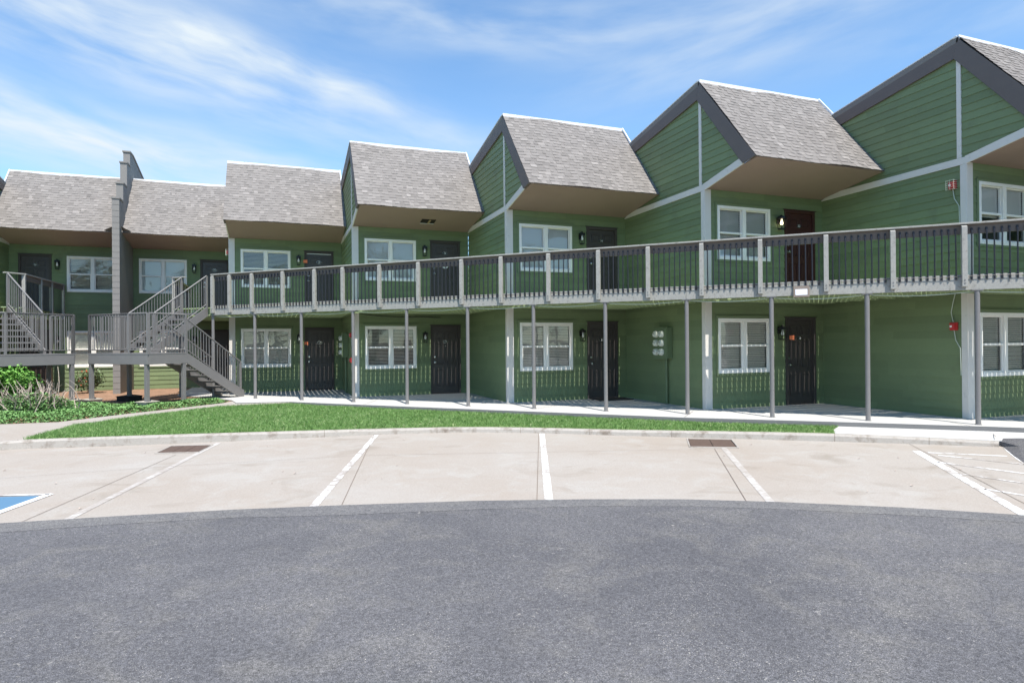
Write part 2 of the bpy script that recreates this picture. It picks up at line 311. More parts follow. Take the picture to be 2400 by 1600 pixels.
def siding(mb, poly, holes, T):
    """lap boards: poly in (u,z), holes (u0,u1,z0,z1), T(u, out, z)->world"""
    zmin = min(p[1] for p in poly); zmax = max(p[1] for p in poly); zs = {zmin, zmax}
    k = 0
    while ZF+k*EXP < zmax:
        if ZF+k*EXP > zmin: zs.add(ZF+k*EXP)
        k += 1
    for p in poly: zs.add(p[1])
    for h in holes: zs |= {h[2], h[3]}
    zs = sorted(zs)
    for z0, z1 in zip(zs, zs[1:]):
        if z1-z0 < 1e-4: continue
        i0 = clip_interval(poly, z0+1e-4); i1 = clip_interval(poly, z1-1e-4)
        if not i0 or not i1: continue
        kk = math.floor((z0-ZF)/EXP+1e-6); zb = ZF+kk*EXP
        off = lambda z: .016*(1-(z-zb)/EXP)+.002
        rr = random.Random(kk*7+int(poly[0][0]*13)); tone = rr.random()
        segs = [(0, 1)]
        wd = i0[1]-i0[0]
        for h in holes:
            if h[2] < z1-1e-4 and h[3] > z0+1e-4:
                a, b = (h[0]-i0[0])/wd, (h[1]-i0[0])/wd; ns = []
                for s0, s1 in segs:
                    if a > s0: ns.append((s0, min(s1, a)))
                    if b < s1: ns.append((max(s0, b), s1))
                    if not (a > s0 or b < s1): pass
                segs = [q for q in ns if q[1]-q[0] > 1e-4]
        L = lambda iv, s: iv[0]+(iv[1]-iv[0])*s
        ns = []
        for s0, s1 in segs:
            if (s1-s0)*wd > 1.6 and abs(z0-zb) < 1e-4 or (s1-s0)*wd > 3:
                q = s0+(s1-s0)*random.Random(kk*31+int(poly[0][0]*7)+int(poly[1][0]*5)).uniform(.2, .8); ns += [(s0, q), (q, s1)]
            else: ns.append((s0, s1))
        segs = ns
        for js_, (s0, s1) in enumerate(segs):
            tone = (tone+.37*js_) % 1
            mb.add([T(L(i0, s0), off(z0), z0), T(L(i0, s1), off(z0), z0), T(L(i1, s1), off(z1), z1), T(L(i1, s0), off(z1), z1)], [(0, 1, 2, 3)], 0, tone)
            if abs(z0-zb) < 1e-4: mb.add([T(L(i0, s0), .002, z0), T(L(i0, s1), .002, z0), T(L(i0, s1), .018, z0), T(L(i0, s0), .018, z0)], [(0, 1, 2, 3)], 0, tone)
def window(T, zr, blind, open_up=1.0, low_dark=False):
    u0, u1 = WIN; z0, z1 = zr; f = MB(); um = (u0+u1)/2; zm = (z0+z1)/2
    B = lambda mb, a, b, c, d, o0, o1, mi=0: mb.box(a, b, o0, o1, c, d, lambda x, y, z: T(x, y, z), mi)
    B(f, u0, u0+.07, z0, z1, -.06, .035); B(f, u1-.07, u1, z0, z1, -.06, .035); B(f, u0+.07, u1-.07, z1-.07, z1, -.06, .035)
    B(f, u0+.07, u1-.07, z0, z0+.075, -.06, .04); B(f, um-.055, um+.055, z0+.075, z1-.07, -.06, .033)
    for a, b in ((u0+.07, um-.055), (um+.055, u1-.07)):
        B(f, a, b, zm-.025, zm+.025, -.05, .012)
        B(f, a, a+.028, z0+.075, zm-.025, -.05, .004); B(f, b-.028, b, z0+.075, zm-.025, -.05, .004); B(f, a+.028, b-.028, z0+.075, z0+.11, -.05, .004)
        B(f, a, a+.018, zm+.025, z1-.07, -.06, -.012); B(f, b-.018, b, zm+.025, z1-.07, -.06, -.012); B(f, a+.018, b-.018, z1-.09, z1-.07, -.06, -.012)
    win = f.build('window', 'vinyl', bld, bevel=.004)
    g = MB()
    for a, b in ((u0+.07, um-.055), (um+.055, u1-.07)):
        g.add([T(a, -.03, z0+.075), T(b, -.03, z0+.075), T(b, -.03, zm), T(a, -.03, zm)], [(0, 1, 2, 3)])
        g.add([T(a, -.05, zm), T(b, -.05, zm), T(b, -.05, z1-.07), T(a, -.05, z1-.07)], [(0, 1, 2, 3)])
    g.build('glass', 'glass', win)
    bl = MB(); step = .044
    for ip, (a, b) in enumerate(((u0+.09, um-.06), (um+.06, u1-.09))):
        bot = z0+.08 if not isinstance(open_up, tuple) else z0+.08+(1-open_up[ip])*(z1-z0-.2)
        z = z1-.09; ang = {'closed': .027, 'half': .018, 'open': .012}[blind]
        B(bl, a, b, z1-.10, z1-.07, -.10, -.062)
        while z > bot:
            q = random.uniform(-.0015, .0015)
            bl.add([T(a, -.064, z+ang+q), T(b, -.064, z+ang+q), T(b, -.102, z-ang+q), T(a, -.102, z-ang+q)], [(0, 1, 2, 3)], 0)
            z -= step
        B(bl, a, b, bot-.02, bot, -.11, -.085)
    bl.build('blind', 'blind', win)
    k = MB(); c = .055
    B(k, u0-c, u0, z0-c, z1+c, .0, .030); B(k, u1, u1+c, z0-c, z1+c, .0, .030); B(k, u0, u1, z1, z1+c, 0, .030); B(k, u0, u1, z0-c, z0, 0, .034)
    B(k, u0-c-.01, u1+c+.01, z1+c, z1+c+.012, 0, .045)
    k.build('casing', 'green_trim', win, bevel=.003)
    n = MB()      # dark room behind the blind
    n.add([T(u0, -.35, z0), T(u1, -.35, z0), T(u1, -.35, z1), T(u0, -.35, z1), T(u0, -.06, z0), T(u1, -.06, z0), T(u1, -.06, z1), T(u0, -.06, z1)],
          [(0, 1, 2, 3), (0, 4, 5, 1), (1, 5, 6, 2), (2, 6, 7, 3), (3, 7, 4, 0)]); n.build('window_recess', 'interior', win)
    return win
def door(T, zb, zt, col, num, knock=False, mirror=False, sweep=False):
    u0, u1 = DOOR; B = lambda mb, a, b, c, d, o0, o1, mi=0: mb.box(a, b, o0, o1, c, d, lambda x, y, z: T(x, y, z), mi)
    fr = 'door_frame' if col == 'door_dark' else col
    lf = MB(); a, b = u0+.07, u1-.07; c, d = zb+.03, zt-.07
    B(lf, a, b, c, d, -.06, -.025)
    wd = (b-a); px = [(a+.13*wd, a+.44*wd), (a+.56*wd, a+.87*wd)]; H = d-c
    for p0, p1 in px:
        for q0, q1 in ((.10, .36), (.44, .76), (.82, .93)):
            q0 = c+q0*H; q1 = c+q1*H; r = .022
            # raised moulding ring and centre field
            for e in ((p0, p1, q0, q0+r), (p0, p1, q1-r, q1), (p0, p0+r, q0+r, q1-r), (p1-r, p1, q0+r, q1-r)): B(lf, *e, -.025, -.006)
            B(lf, p0+.05, p1-.05, q0+.05, q1-.05, -.025, -.013) if q1-q0 > .1 else None
    leaf = lf.build('door', col, bld, bevel=.004)
    f = MB(); B(f, u0, a, zb, zt, -.06, .03); B(f, b, u1, zb, zt, -.06, .03); B(f, a, b, d, zt, -.06, .03); B(f, u0-.03, u1+.03, zt, zt+.015, 0, .045)
    B(f, a, b, zb, c, -.06, .03); f.build('door_frame', fr, leaf, bevel=.003)
    kx = b-.07 if mirror else a+.07
    h = MB(); h.lathe(T(kx, -.025, zb+1.0), [(0, .032), (.012, .032), (.014, .014), (.045, .014), (.05, .03), (.075, .03), (.08, .01)], 14, 0, T(0, 1, 0)-T(0, 0, 0))
    h.build('handle', 'brass', leaf); h = MB(); h.lathe(T(kx, -.025, zb+1.17), [(0, .03), (.02, .03), (.022, .012)], 14, 0, T(0, 1, 0)-T(0, 0, 0)); h.build('deadbolt', 'brass', leaf)
    if num:
        pl = MB(); uc = (a+b)/2; zc = zb+1.66; n = 24
        ring = lambda rx, rz, o: [T(uc+rx*math.cos(2*math.pi*i/n), o, zc+rz*math.sin(2*math.pi*i/n)) for i in range(n)]
        for rx, rz, o0, o1, mi in ((.085, .05, -.024, -.014, 1), (.077, .043, -.014, -.011, 0)):
            v = ring(rx, rz, o0)+ring(rx, rz, o1); pl.add(v, [(i, (i+1) % n, n+(i+1) % n, n+i) for i in range(n)]+[tuple(range(n, 2*n))], mi)
        vs, fs = text_mesh(num, .082); pl.add([T(uc+v[0], -.008+v[2], zc+v[1]) for v in vs], fs, 2)
        pl.build('number_plate', ['black_metal', 'brass', 'white_plastic'], leaf)
    if knock:
        pk = MB(); pk.lathe(T((a+b)/2, -.02, zb+1.52), [(0, .012), (.008, .012)], 10, 0, T(0, 1, 0)-T(0, 0, 0)); pk.build('peephole', 'brass', leaf)
    if sweep:
        q = MB(); B(q, a+.01, b-.01, d-.035, d-.012, -.024, -.012); q.build('weather_strip', 'white_plastic', leaf)
    return leaf
def lantern(T, zc, kind=0, u=None, lit=False):
    """wall lantern: arm and back plate, tapered cage, glass bulb"""
    u = u if u is not None else 2.185; o = .13
    l = MB(); w = .075 if kind == 0 else .095
    B = lambda mb, a, b, c, d, o0, o1, mi=0: mb.box(a, b, o0, o1, c, d, lambda x, y, z: T(x, y, z), mi)
    B(l, u-.05, u+.05, zc-.02, zc+.13, .018, .035); l.tube([T(u, .03, zc+.07), T(u, .08, zc+.17), T(u, o, zc+.175)], .011, 6)
    l.lathe(T(u, o, zc), [(.185, .012), (.17, .022), (.15, .03), (.14, w+.012), (.085, w+.02), (.08, w+.02)], 4 if kind == 0 else 8)
    for i in range(4):
        an = math.pi/4+i*math.pi/2; x, y = math.cos(an)*w*1.1, math.sin(an)*w*1.1; l.tube([T(u+x, o+y, zc+.085), T(u+x*.82, o+y*.82, zc-.15)], .007, 5)
    l.lathe(T(u, o, zc), [(-.175, w*.9), (-.15, w*.95)], 4 if kind == 0 else 8)
    lamp = l.build('wall_lantern', 'black_metal', bld)
    b = MB(); b.lathe(T(u, o, zc), [(.08, .014), (.05, .016), (.02, .026), (-.02, .036), (-.05, .030), (-.068, .006)], 12); b.build('bulb', 'bulb_lit' if lit else 'bulb', lamp, smooth=True)
    return lamp
def shingle_roof(a0, b0, sgn, L, d0, z0, d1, z1, u0, u1):
    """front slope as overlapping courses of separate tabs"""
    mb = MB(); sl_ = math.hypot(d1-d0, z1-z0); n = int(sl_/.125); nd, nz = -(z1-z0)/sl_, (d1-d0)/sl_   # outward normal in (d,z)
    P = lambda u, s, o: (a0+sgn*u, b0-(d0+(d1-d0)*s+nd*o), z0+(z1-z0)*s+nz*o)
    warp = lambda u, s: .012*math.sin(u*1.7+a0)+.008*math.sin(u*3.9+s*5+b0)
    mb.add([P(u0, 0, -.025), P(u1, 0, -.025), P(u1, 1, -.025), P(u0, 1, -.025)], [(0, 1, 2, 3)], 0, .3)
    for k in range(n):
        s0 = k/n; s1 = (k+1)/n; u = u0; hi = random.random() < .5
        while u < u1-1e-3:
            wd = random.uniform(.07, .22); e = min(u+wd, u1); t = .013 if hi else .006; tone = .47+random.gauss(0, .13)+(.35 if random.random() < .06 else 0)-(0 if hi else .06)
            q0, q1 = warp(u, s0), warp(e, s0); r0, r1 = warp(u, s1), warp(e, s1)
            mb.add([P(u, s0, .002+q0), P(e, s0, .002+q1), P(e, s1+.006, t+r1), P(u, s1+.006, t+r0), P(u, s1+.006, r0-.003), P(e, s1+.006, r1-.003)], [(0, 1, 2, 3), (3, 2, 5, 4)], 0, tone)
            u = e; hi = not hi
    return mb
NUM = {(1, 1): '40', (3, 1): '38', (4, 1): '36', (5, 1): '34', (6, 1): '32', (7, 1): '30', (2, 1): '39', (2, 0): '41', (3, 0): '37', (4, 0): '35', (5, 0): '33', (6, 0): '31', (7, 0): '29'}
BL = {(0, 0): ('closed', 1), (0, 1): ('closed', 1), (1, 1): ('open', 1), (2, 1): ('closed', 1), (3, 1): ('open', 1), (4, 1): ('closed', 1), (5, 1): ('closed', 1), (6, 1): ('half', 1), (7, 1): ('closed', (.52, .52)),
      (1, 0): ('closed', 1), (2, 0): ('closed', 1), (3, 0): ('half', 1), (4, 0): ('open', 1), (5, 0): ('half', 1), (6, 0): ('half', 1), (7, 0): ('half', 1)}
for i in (1, 2, 3, 4, 5, 6, 7, 8, 0):
    a0, b0, sg = UNITS[i]
    T = lambda u, o, z, a0=a0, b0=b0, sg=sg: Vector((a0+sg*u, b0-o, z))
    detail = i in (0, 1, 2, 3, 4, 5, 6, 7)
    holes = [(*WIN, *LOW), (*WIN, *UPP), (*DOOR, -.2, 2.12), (*DOOR, 2.76, 4.80)] if detail else []
    ends = (.125, W-.0) if i in (1, 2) else (0, W)
    mb = MB(); siding(mb, [(ends[0], -.10), (ends[1], -.10), (ends[1], ZW), (ends[0], ZW)], holes, T)
    mb.build('front_wall', 'siding', bld)
    if detail:
        for fl, zr in ((0, LOW), (1, UPP)):
            window(T, zr, BL[(i, fl)][0], BL[(i, fl)][1])
        door(T, ZF, 2.12, 'door_dark', NUM.get((i, 0)), True, sg < 0)
        door(T, 2.76, 4.80, 'door_red' if i == 6 else 'door_dark', NUM.get((i, 1)), False, sg < 0, sweep=(i == 3))
        for fl, zc in ((0, 1.74), (1, 4.45)): lantern(T, zc, 1 if (i == 6) else 0, lit=(i == 6 and fl == 1))
    # return (side) wall: from this unit's corner back to the unit behind it
    if i not in (1, 2):
        TS = lambda d, o, z, a0=a0, b0=b0, sg=sg: Vector((a0-sg*o, b0-d, z))
        mb = MB(); siding(mb, [(-3.60, -.10), (0, -.10), (0, 5.11), (-3.60, 5.11)], [], TS)
        siding(mb, [(-3.75, 5.12), (0, 5.12), (1.50, 5.40), (1.62, 5.45), (-.12, 7.60), (-3.75, 6.96)], [], TS)
        mb.build('side_wall', 'siding', bld)
        # white band, corner boards
        tr = MB()
        tr.prism([(-3.60, 5.09), (0, 5.09), (0, 5.23), (-3.3, 5.23)], lambda p, h: TS(p[0], h, p[1]), .002, .034)
        tr.prism([(.0, 5.09), (1.36, 5.365), (1.22, 5.50), (0, 5.245)], lambda p, h: TS(p[0], h, p[1]), .002, .031)
        tr.build('band_trim', 'white_trim', bld, bevel=.003)
        tr = MB(); tr.box(-.10, 0.001, 0, .030, -.06, 5.088, lambda x, y, z: TS(x, y, z)); tr.box(-.03, .16, .0, .030, -.06, ZW-.005, lambda x, y, z: T(x, y, z))
        tr.box(-.16, -.07, .0, .032, 5.235, 7.36, lambda x, y, z: TS(x, y, z)); tr.build('corner_trim', 'white_trim', bld, bevel=.003)
        fa = MB()
        fa.prism([(1.76, 5.42), (-.12, 7.69), (-.19, 7.29), (1.22, 5.53), (1.36, 5.37)], lambda p, h: TS(p[0], h, p[1]), .020, .060)
        fa.prism([(-.12, 7.69), (-3.95, 7.01), (-3.95, 6.69), (-.19, 7.29)], lambda p, h: TS(p[0], h, p[1]), .020, .058)
        fa.build('rake_fascia', 'fascia', bld, bevel=.004)
        ed = MB(); ed.bar(TS(-.12, .035, 7.725), TS(-3.9, .035, 7.052), .07, .018); ed.build('rake_flashing', 'metal_edge', bld)
    # roof
    uL = -.06 if i not in (1, 2) else .13
    rm = shingle_roof(a0, b0, sg, W, -.10, 7.705, 1.77, 5.43, uL, W-.005)
    rm.prism([(-.10, 7.70), (-.10, 7.60), (-9.0, 6.0), (-9.0, 6.12)], lambda p, h: T(h, p[0], p[1]), uL, W-.02)
    rm.build('roof', 'shingle', bld)
    rd = MB(); rd.box(uL, W-.01, -.20, -.075, 7.695, 7.735, lambda x, y, z: T(x, y, z)); rd.box(uL, W-.01, -.078, -.068, 7.655, 7.700, lambda x, y, z: T(x, y, z))
    if i not in (7, 8, 0):
        rd.prism([(-.05, 7.67), (-.05, 7.74), (.62, 6.93), (.62, 6.86)], lambda p, h: T(h, p[0], p[1]), W-.045, W-.012)
    rd.build('ridge_flashing', 'metal_edge', bld)
    sf = MB(); sf.prism([(-.02, ZW), (1.745, 5.405), (1.745, 5.43), (-.02, 5.17)], lambda p, h: T(h, p[0], p[1]), -.001 if i not in (1, 2) else .13, W-.022); sf.build('soffit', 'soffit', bld)
    if i == 4:
        v = MB(); zz = lambda d: ZW+(1.745-d)*0+(5.405-ZW)/1.765*(d+.02)
        v.hexa([T(1.93, .62, zz(.62)-.012), T(2.36, .62, zz(.62)-.012), T(2.36, .95, zz(.95)-.012), T(1.93, .95, zz(.95)-.012), T(1.93, .62, zz(.62)+.01), T(2.36, .62, zz(.62)+.01), T(2.36, .95, zz(.95)+.01), T(1.93, .95, zz(.95)+.01)], 0)
        v.bar(T(2.18, .62, zz(.62)-.016), T(2.18, .95, zz(.95)-.016), .06, .012, mi=1); v.bar(T(1.93, .62, zz(.62)-.018), T(2.36, .62, zz(.62)-.018), .015, .012, mi=2)
        v.build('soffit_vent', ['dark_gap', 'tan_wood', 'white_plastic'], bld)
# closing walls and block firewall
cw = MB(); cw.box(-14, 20, 35.4, 35.6, -.1, 6.0); cw.box(20.3, 20.4, 5, 35.4, -.1, 6); cw.box(-12.5, -12.4, 23, 35.4, -.1, 6); cw.build('rear_wall', 'siding', bld)
fw = MB(); A0, A1 = -5.20, -4.99
steps = [(24.42, 25.02, 6.55), (25.02, 25.62, 7.20), (25.62, 26.12, 8.08), (26.12, 26.7, 8.60)]
for b0_, b1_, z in steps: fw.box(A0, A1, b0_, b1_ if b1_ < 26.5 else 26.7, -.10, z-.05)
fw.prism([(26.7, -.1), (36, -.1), (36, 6.6), (26.7, 8.52)], lambda p, h: (h, p[0], p[1]), A0, A1)
k = -.1
while k < 6.4:      # block courses: raked joints on the end face
    fw.box(A0-.004, A1+.004, 24.412, 24.42, k, k+.188); k += .2
fw.build('firewall', 'block_paint', bld)
cp = MB()
for b0_, b1_, z in steps: cp.box(A0-.025, A1+.025, b0_-.03, b1_+.0, z-.05, z)
cp.bar((-5.095, 26.72, 8.56), (-5.095, 36, 6.62), .26, .05); cp.build('firewall_cap', 'block_paint', bld)
sn = MB()
for x, y, z in ((-5.21, 24.50, 5.52), (-4.98, 24.50, 5.52)):
    sg = -1 if x < -5.1 else 1; sn.add([(x, 24.6, 5.60), (x+sg*.30, 24.70, 5.46), (x+sg*.02, 24.9, 5.38)], [(0, 1, 2)])
sn.build('bent_flashing', 'timber_dark', bld)
# electric meters and fire alarms on the side walls
def meters(i, dc):
    a0, b0, sg = UNITS[i]; TS = lambda d, o, z: Vector((a0-o, b0-d, z))
    m_ = MB(); B = lambda *q: m_.box(*q, lambda x, y, z: TS(x, y, z))
    B(dc-.29, dc+.29, .02, .17, 1.11, 1.90); B(dc-.31, dc+.31, .17, .185, 1.09, 1.92); B(dc+.19, dc+.29, .185, .205, 1.13, 1.88)
    m_.tube([TS(dc+.10, .07, 1.11), TS(dc+.10, .07, -.05)], .035, 10); bx = m_.build('electric_meter_box', 'green_box', bld, bevel=.006)
    for c in (-.135, .115):
        for r in (1.735, 1.506, 1.277):
            g = MB(); ax = TS(0, 1, 0)-TS(0, 0, 0)
            g.lathe(TS(dc+c-.03, .185, r), [(0, .088), (.03, .088), (.032, .08), (.075, .077), (.088, .06), (.091, .001)], 18, 0, ax)
            g.box(dc+c-.075, dc+c+.01, .276, .279, r+.015, r+.03, lambda x, y, z: TS(x, y, z), 1); g.box(dc+c-.01, dc+c+.015, .276, .279, r-.02, r-.006, lambda x, y, z: TS(x, y, z), 1)
            g.build('meter', ['meter_glass', 'black_metal'], bx, smooth=False)
meters(6, -1.60); meters(4, -1.75)
def alarm(i, z, cage):
    a0, b0, sg = UNITS[i]; TS = lambda d, o, z: Vector((a0-o, b0-d, z)); m_ = MB(); d = -.24
    m_.box(d-.07, d+.07, .02, .07, z-.08, z+.08, lambda x, y, q: TS(x, y, q)); m_.box(d-.05, d+.05, .07, .11, z-.055, z+.055, lambda x, y, q: TS(x, y, q))
    m_.box(d-.04, d+.0, .11, .115, z-.02, z+.02, lambda x, y, q: TS(x, y, q), 1)
    if cage:
        for k in range(5):
            y = z-.09+k*.045; m_.tube([TS(d-.09, .03, y), TS(d-.08, .14, y), TS(d+.08, .14, y), TS(d+.09, .03, y)], .003, 4, 2)
        for k in (-.08, 0, .08): m_.tube([TS(d+k, .13, z-.10), TS(d+k, .14, z+.10)], .003, 4, 2)
    m_.tube([TS(d, .04, z-.08), TS(d+.03, .04, z-.28), TS(d+.12, .035, z-.45), TS(d+.13, .035, z-1.0)], .008, 6, 2)
    m_.build('fire_alarm', ['red_paint', 'white_plastic', 'cable_white'], bld)
for i, z, c in ((7, 4.71, True), (7, 1.81, False), (4, 1.82, False), (3, 4.67, True), (4, 1.05, False)): alarm(i, z, c)
cb = MB()
pts = [(UNITS[7][0]-.03, UNITS[7][1]+.22, z) for z in (2.47,)]+[(UNITS[7][0]-.035, UNITS[7][1]+.26, 2.3), (UNITS[7][0]-.035, UNITS[7][1]+.30, 2.1), (UNITS[7][0]-.035, UNITS[7][1]+.26, 1.9)]
cb.tube(pts, .009, 6); cb.build('cable', 'cable_white', bld); cb = MB(); cb.tube([(UNITS[4][0]+.2, UNITS[4][1]-.04, 2.46), (UNITS[4][0]+.7, UNITS[4][1]-.04, 2.40), (UNITS[4][0]+1.4, UNITS[4][1]-.04, 2.37), (UNITS[4][0]+2.0, UNITS[4][1]-.04, 2.38), (UNITS[4][0]+2.7, UNITS[4][1]-.04, 2.36)], .010, 6)
cb.build('cable', 'black_metal', bld)
ds = MB(); T4 = lambda u, o, z: Vector((UNITS[4][0]+u, UNITS[4][1]-o, z)); n = 20
ds.add([T4(2.87+.13*math.cos(2*math.pi*q/n), .0, 4.06+.13*math.sin(2*math.pi*q/n)) for q in range(n)]+[T4(2.87+.13*math.cos(2*math.pi*q/n), -.012, 4.06+.13*math.sin(2*math.pi*q/n)) for q in range(n)],
       [tuple(range(n))]+[(q, (q+1) % n, n+(q+1) % n, n+q) for q in range(n)]); ds.build('door_sign', 'white_plastic', bld)
root(bld, (4, 20, 0))
tag(bld, 'long stepped two storey green apartment building with steep shingle roofs', 'building')
# orange notices hung by the doors
for (i, u, z, wv), lb in zip(((3, 2.41, 4.43, .13), (3, 2.42, 1.58, .12), (6, 2.44, 1.62, .14)),
        ('orange paper notice hung beside an upstairs door, next to a lantern', 'orange notice by a ground floor door, half hidden by a grey column', 'folded orange notice hanging from the lantern of the rightmost ground floor door')):
    a0, b0, sg = UNITS[i]; p = MB(); o = .045 if i == 3 else .16
    p.hexa([(a0+u-wv/2, b0-o, z-.05), (a0+u+wv/2, b0-o-.02, z-.06), (a0+u+wv/2, b0-o-.026, z-.06), (a0+u-wv/2, b0-o-.006, z-.05),
            (a0+u-wv/2, b0-o, z+.05), (a0+u+wv/2, b0-o-.02, z+.055), (a0+u+wv/2, b0-o-.026, z+.055), (a0+u-wv/2, b0-o-.006, z+.05)])
    tag(p.build('notice', 'orange_paper'), lb, 'notice', 'orange notices by the doors')
mt_ = MB(); a0, b0, sg = UNITS[5]; mt_.box(a0+2.40, a0+3.45, b0-.72, b0-.08, ZF+.004, ZF+.022)
tag(mt_.build('doormat', 'rubber', bevel=.005), 'dark brown doormat on the walkway before the ground floor door beside the meters', 'doormat')

# ------------------------------------------------------------------ upper walkway (balcony)
LC = Vector((5.8364, 14.1092, 0)); D = Vector((.72427, -.68952, 0)); NN = Vector((.68952, .72427, 0)); AM = -5.14
def LP(s, t, z, mir=False):
    p = LC+D*s+NN*t; return Vector((2*AM-p.x if mir else p.x, p.y, z))
SMAX = 12.6
def line_b(a): return 14.1092+(a-5.8364)*(-.95202)
def make_balcony(mir, s_from, s_to, name, label, cat):
    bal = empty(name); X = lambda a: 2*AM-a if mir else a
    amin = -3.12; amax = (LC+D*s_to).x if not mir else (LC+D*s_to).x
    us = [(k, UNITS[k][0], UNITS[k][1]) for k in range(2, 8)]
    def wall_b(a):
        b = 26.53
        for k, ua, ub in us:
            if a >= ua: b = ub-.02
        return b
    dk = MB(); a = amin
    while a < amax:
        p = .142; gap = .0168+random.uniform(-.004, .003); a1 = a+p-gap
        # keep boards off the side walls
        for k, ua, ub in us[1:]:
            if a < ua-.02 < a1: a1 = ua-.025
        b0_ = line_b(a+.07)+.03; b1_ = min(wall_b(a), wall_b(a1)) if wall_b(a) == wall_b(a1) else wall_b(a)
        if b1_ > b0_+.05: dk.box(X(a), X(a1), b0_, b1_, 2.690, 2.72)
        a += p
    dk.build('deck_boards', 'deck_green', bal)
    for (kk, ua, ub), nb in zip(us, us[1:]+[(8, 16.71, 5.06)]):
        ds_ = [.10, .24]+[.385+.4065*j for j in range(14)]  # two joists nearest the wall are added to stop sun streaks above doors
        for d_ in ds_:
            b = (26.53 if kk == 2 else ub)-d_
            if b < nb[2]+.03: break
            la = max(5.8364+(b-14.1092)/(-.95202)+.05, amin); right = min(nb[1]-.03, amax)
            if right > la+.1:
                js = MB(); js.box(X(la), X(right), b-.022, b+.022, 2.465, 2.688); js.build('joist', 'deck_green', bal)
    P = lambda s, t, z: LP(s, t, z, mir)
    fa = MB(); s = s_from
    brk = [s_from, -7.2, -3.62, .02, 3.62, 7.1, 10.75, s_to]; brk = [q for q in brk if s_from <= q <= s_to]
    for q0, q1 in zip(brk, brk[1:]): fa.bar(P(q0+.003, 0, 2.615), P(q1-.003, 0, 2.615), .04, .29)
    fa.build('fascia_board', 'timber', bal, bevel=.004)
    if not mir:
        e = MB(); e.bar((-3.14, 22.66, 2.615), (-3.14, 26.5, 2.615), .04, .29); e.build('fascia_board', 'timber', bal)
    tr = MB(); tr.bar(P(s_from, -.01, 3.722), P(s_to, -.01, 3.722), .135, .034); tr.build('top_rail', 'timber', bal, bevel=.004)
    sr = MB(); sr.bar(P(s_from, .015, 3.615), P(s_to, .015, 3.615), .038, .175); sr.build('under_rail', 'timber_dark', bal)  # darker than the other rail timber: shade under the cap is in the colour
    wr = MB(); wr.tube([P(s_from+q*.5, -.045, 2.728+.008*math.sin(q*2.1)) for q in range(int((s_to-s_from)/.5)+1)], .005, 5); wr.build('wire', 'black_metal', bal)
    posts = [-10.6, -9.89, -8.99, -7.80, -6.64, -5.65, -4.43, -3.21, -1.93, -.83, .42, 1.65, 2.80, 3.96, 5.15, 6.39, 7.56, 8.72, 9.9, 11.1, 12.3]
    posts = [q for q in posts if s_from-.1 <= q <= s_to]
    for q in posts:
        m_ = MB(); h = .044; f = -.068
        pr = [P(q-h, f-h, 2.53), P(q+h, f-h, 2.53), P(q+h, f+h, 2.53), P(q-h, f+h, 2.53), P(q-h, f-h, 3.66), P(q+h, f-h, 3.66), P(q+h, f+h, 3.70), P(q-h, f+h, 3.70)]
        m_.hexa(pr); o = m_.build('rail_post', 'timber', bal, bevel=.005)
        for z in (2.60, 2.66):
            bl_ = MB(); bl_.lathe(P(q, f-h, z), [(0, .012), (.008, .012)], 8, 0, -NN if not mir else Vector((NN.x, -NN.y, 0)))
            bl_.build('bolt', 'steel_grey', o)
    bs = []
    for q0, q1 in zip(posts, posts[1:]+[s_to]):
        n = max(2, round((q1-q0-.13)/.118)); st = (q1-q0-.13)/(n)
        for k in range(n): bs.append(q0+.065+st*(k+.5))
    near = sorted(bs, key=lambda q: (P(q, 0, 3)-Vector(CAM)).length) if not mir else bs
    vis = [q for q in near if not mir and q < 9.3][:100] if not mir else near
    rest = [q for q in bs if q not in vis]
    def bal_geo(m_, q):
        dx = random.uniform(-.005, .005)
        m_.tube([P(q+dx, -.012, 3.63), P(q+dx, -.030, 3.56), P(q+dx, -.034, 3.50), P(q, -.038, 2.86), P(q, -.034, 2.78), P(q, -.030, 2.665)], [.020, .018, .0135, .0135, .016, .019], 6)
    for q in vis:
        m_ = MB(); bal_geo(m_, q); m_.build('baluster', 'baluster_metal', bal)
    if rest:
        m_ = MB()
        for q in rest: bal_geo(m_, q)
        o = m_.build('baluster', 'baluster_metal', bal); o['kind'] = 'stuff'
    # landing end: rail from the stair head back to the wall
    if not mir:
        pass
    A = LP(-11.93, .02, 0, mir); Bp = Vector((X(-3.14), 22.76, 0)); Cp = Vector((X(-3.14), 26.45, 0))
    er = MB()
    for p0, p1 in ((A, Bp), (Bp, Cp)): er.bar(p0+Vector((0, 0, 3.722)), p1+Vector((0, 0, 3.722)), .12, .034); 
    er.build('top_rail', 'timber', bal)
    er = MB(); er.bar(Bp+Vector((0, 0, 3.62)), Cp+Vector((0, 0, 3.62)), .038, .17); er.build('under_rail', 'timber_dark', bal)
    for y in (22.76, 24.17, 25.19, 26.40):
        m_ = MB(); m_.box(X(-3.14)-.045, X(-3.14)+.045, y-.045, y+.045, 2.50, 3.70); m_.build('rail_post', 'timber', bal, bevel=.005)
    eb = MB(); y = 22.9
    while y < 26.3: eb.tube([(X(-3.15), y, 3.62), (X(-3.15), y, 2.68)], .0095, 5); y += .118
    for q in np.arange(.1, .9, .25): eb.tube([tuple(A.lerp(Bp, q))[:2]+(3.70,), tuple(A.lerp(Bp, q))[:2]+(2.72,)], .0095, 5)
    eb.build('end_baluster', 'baluster_metal', bal)
    cols = [-10.66, -8.95, -7.18, -5.36, -3.62, -1.80, .0, 1.79, 3.63, 5.36, 7.12, 8.93, 10.75] if not mir else [-10.66, -8.95, -7.18, -5.36]
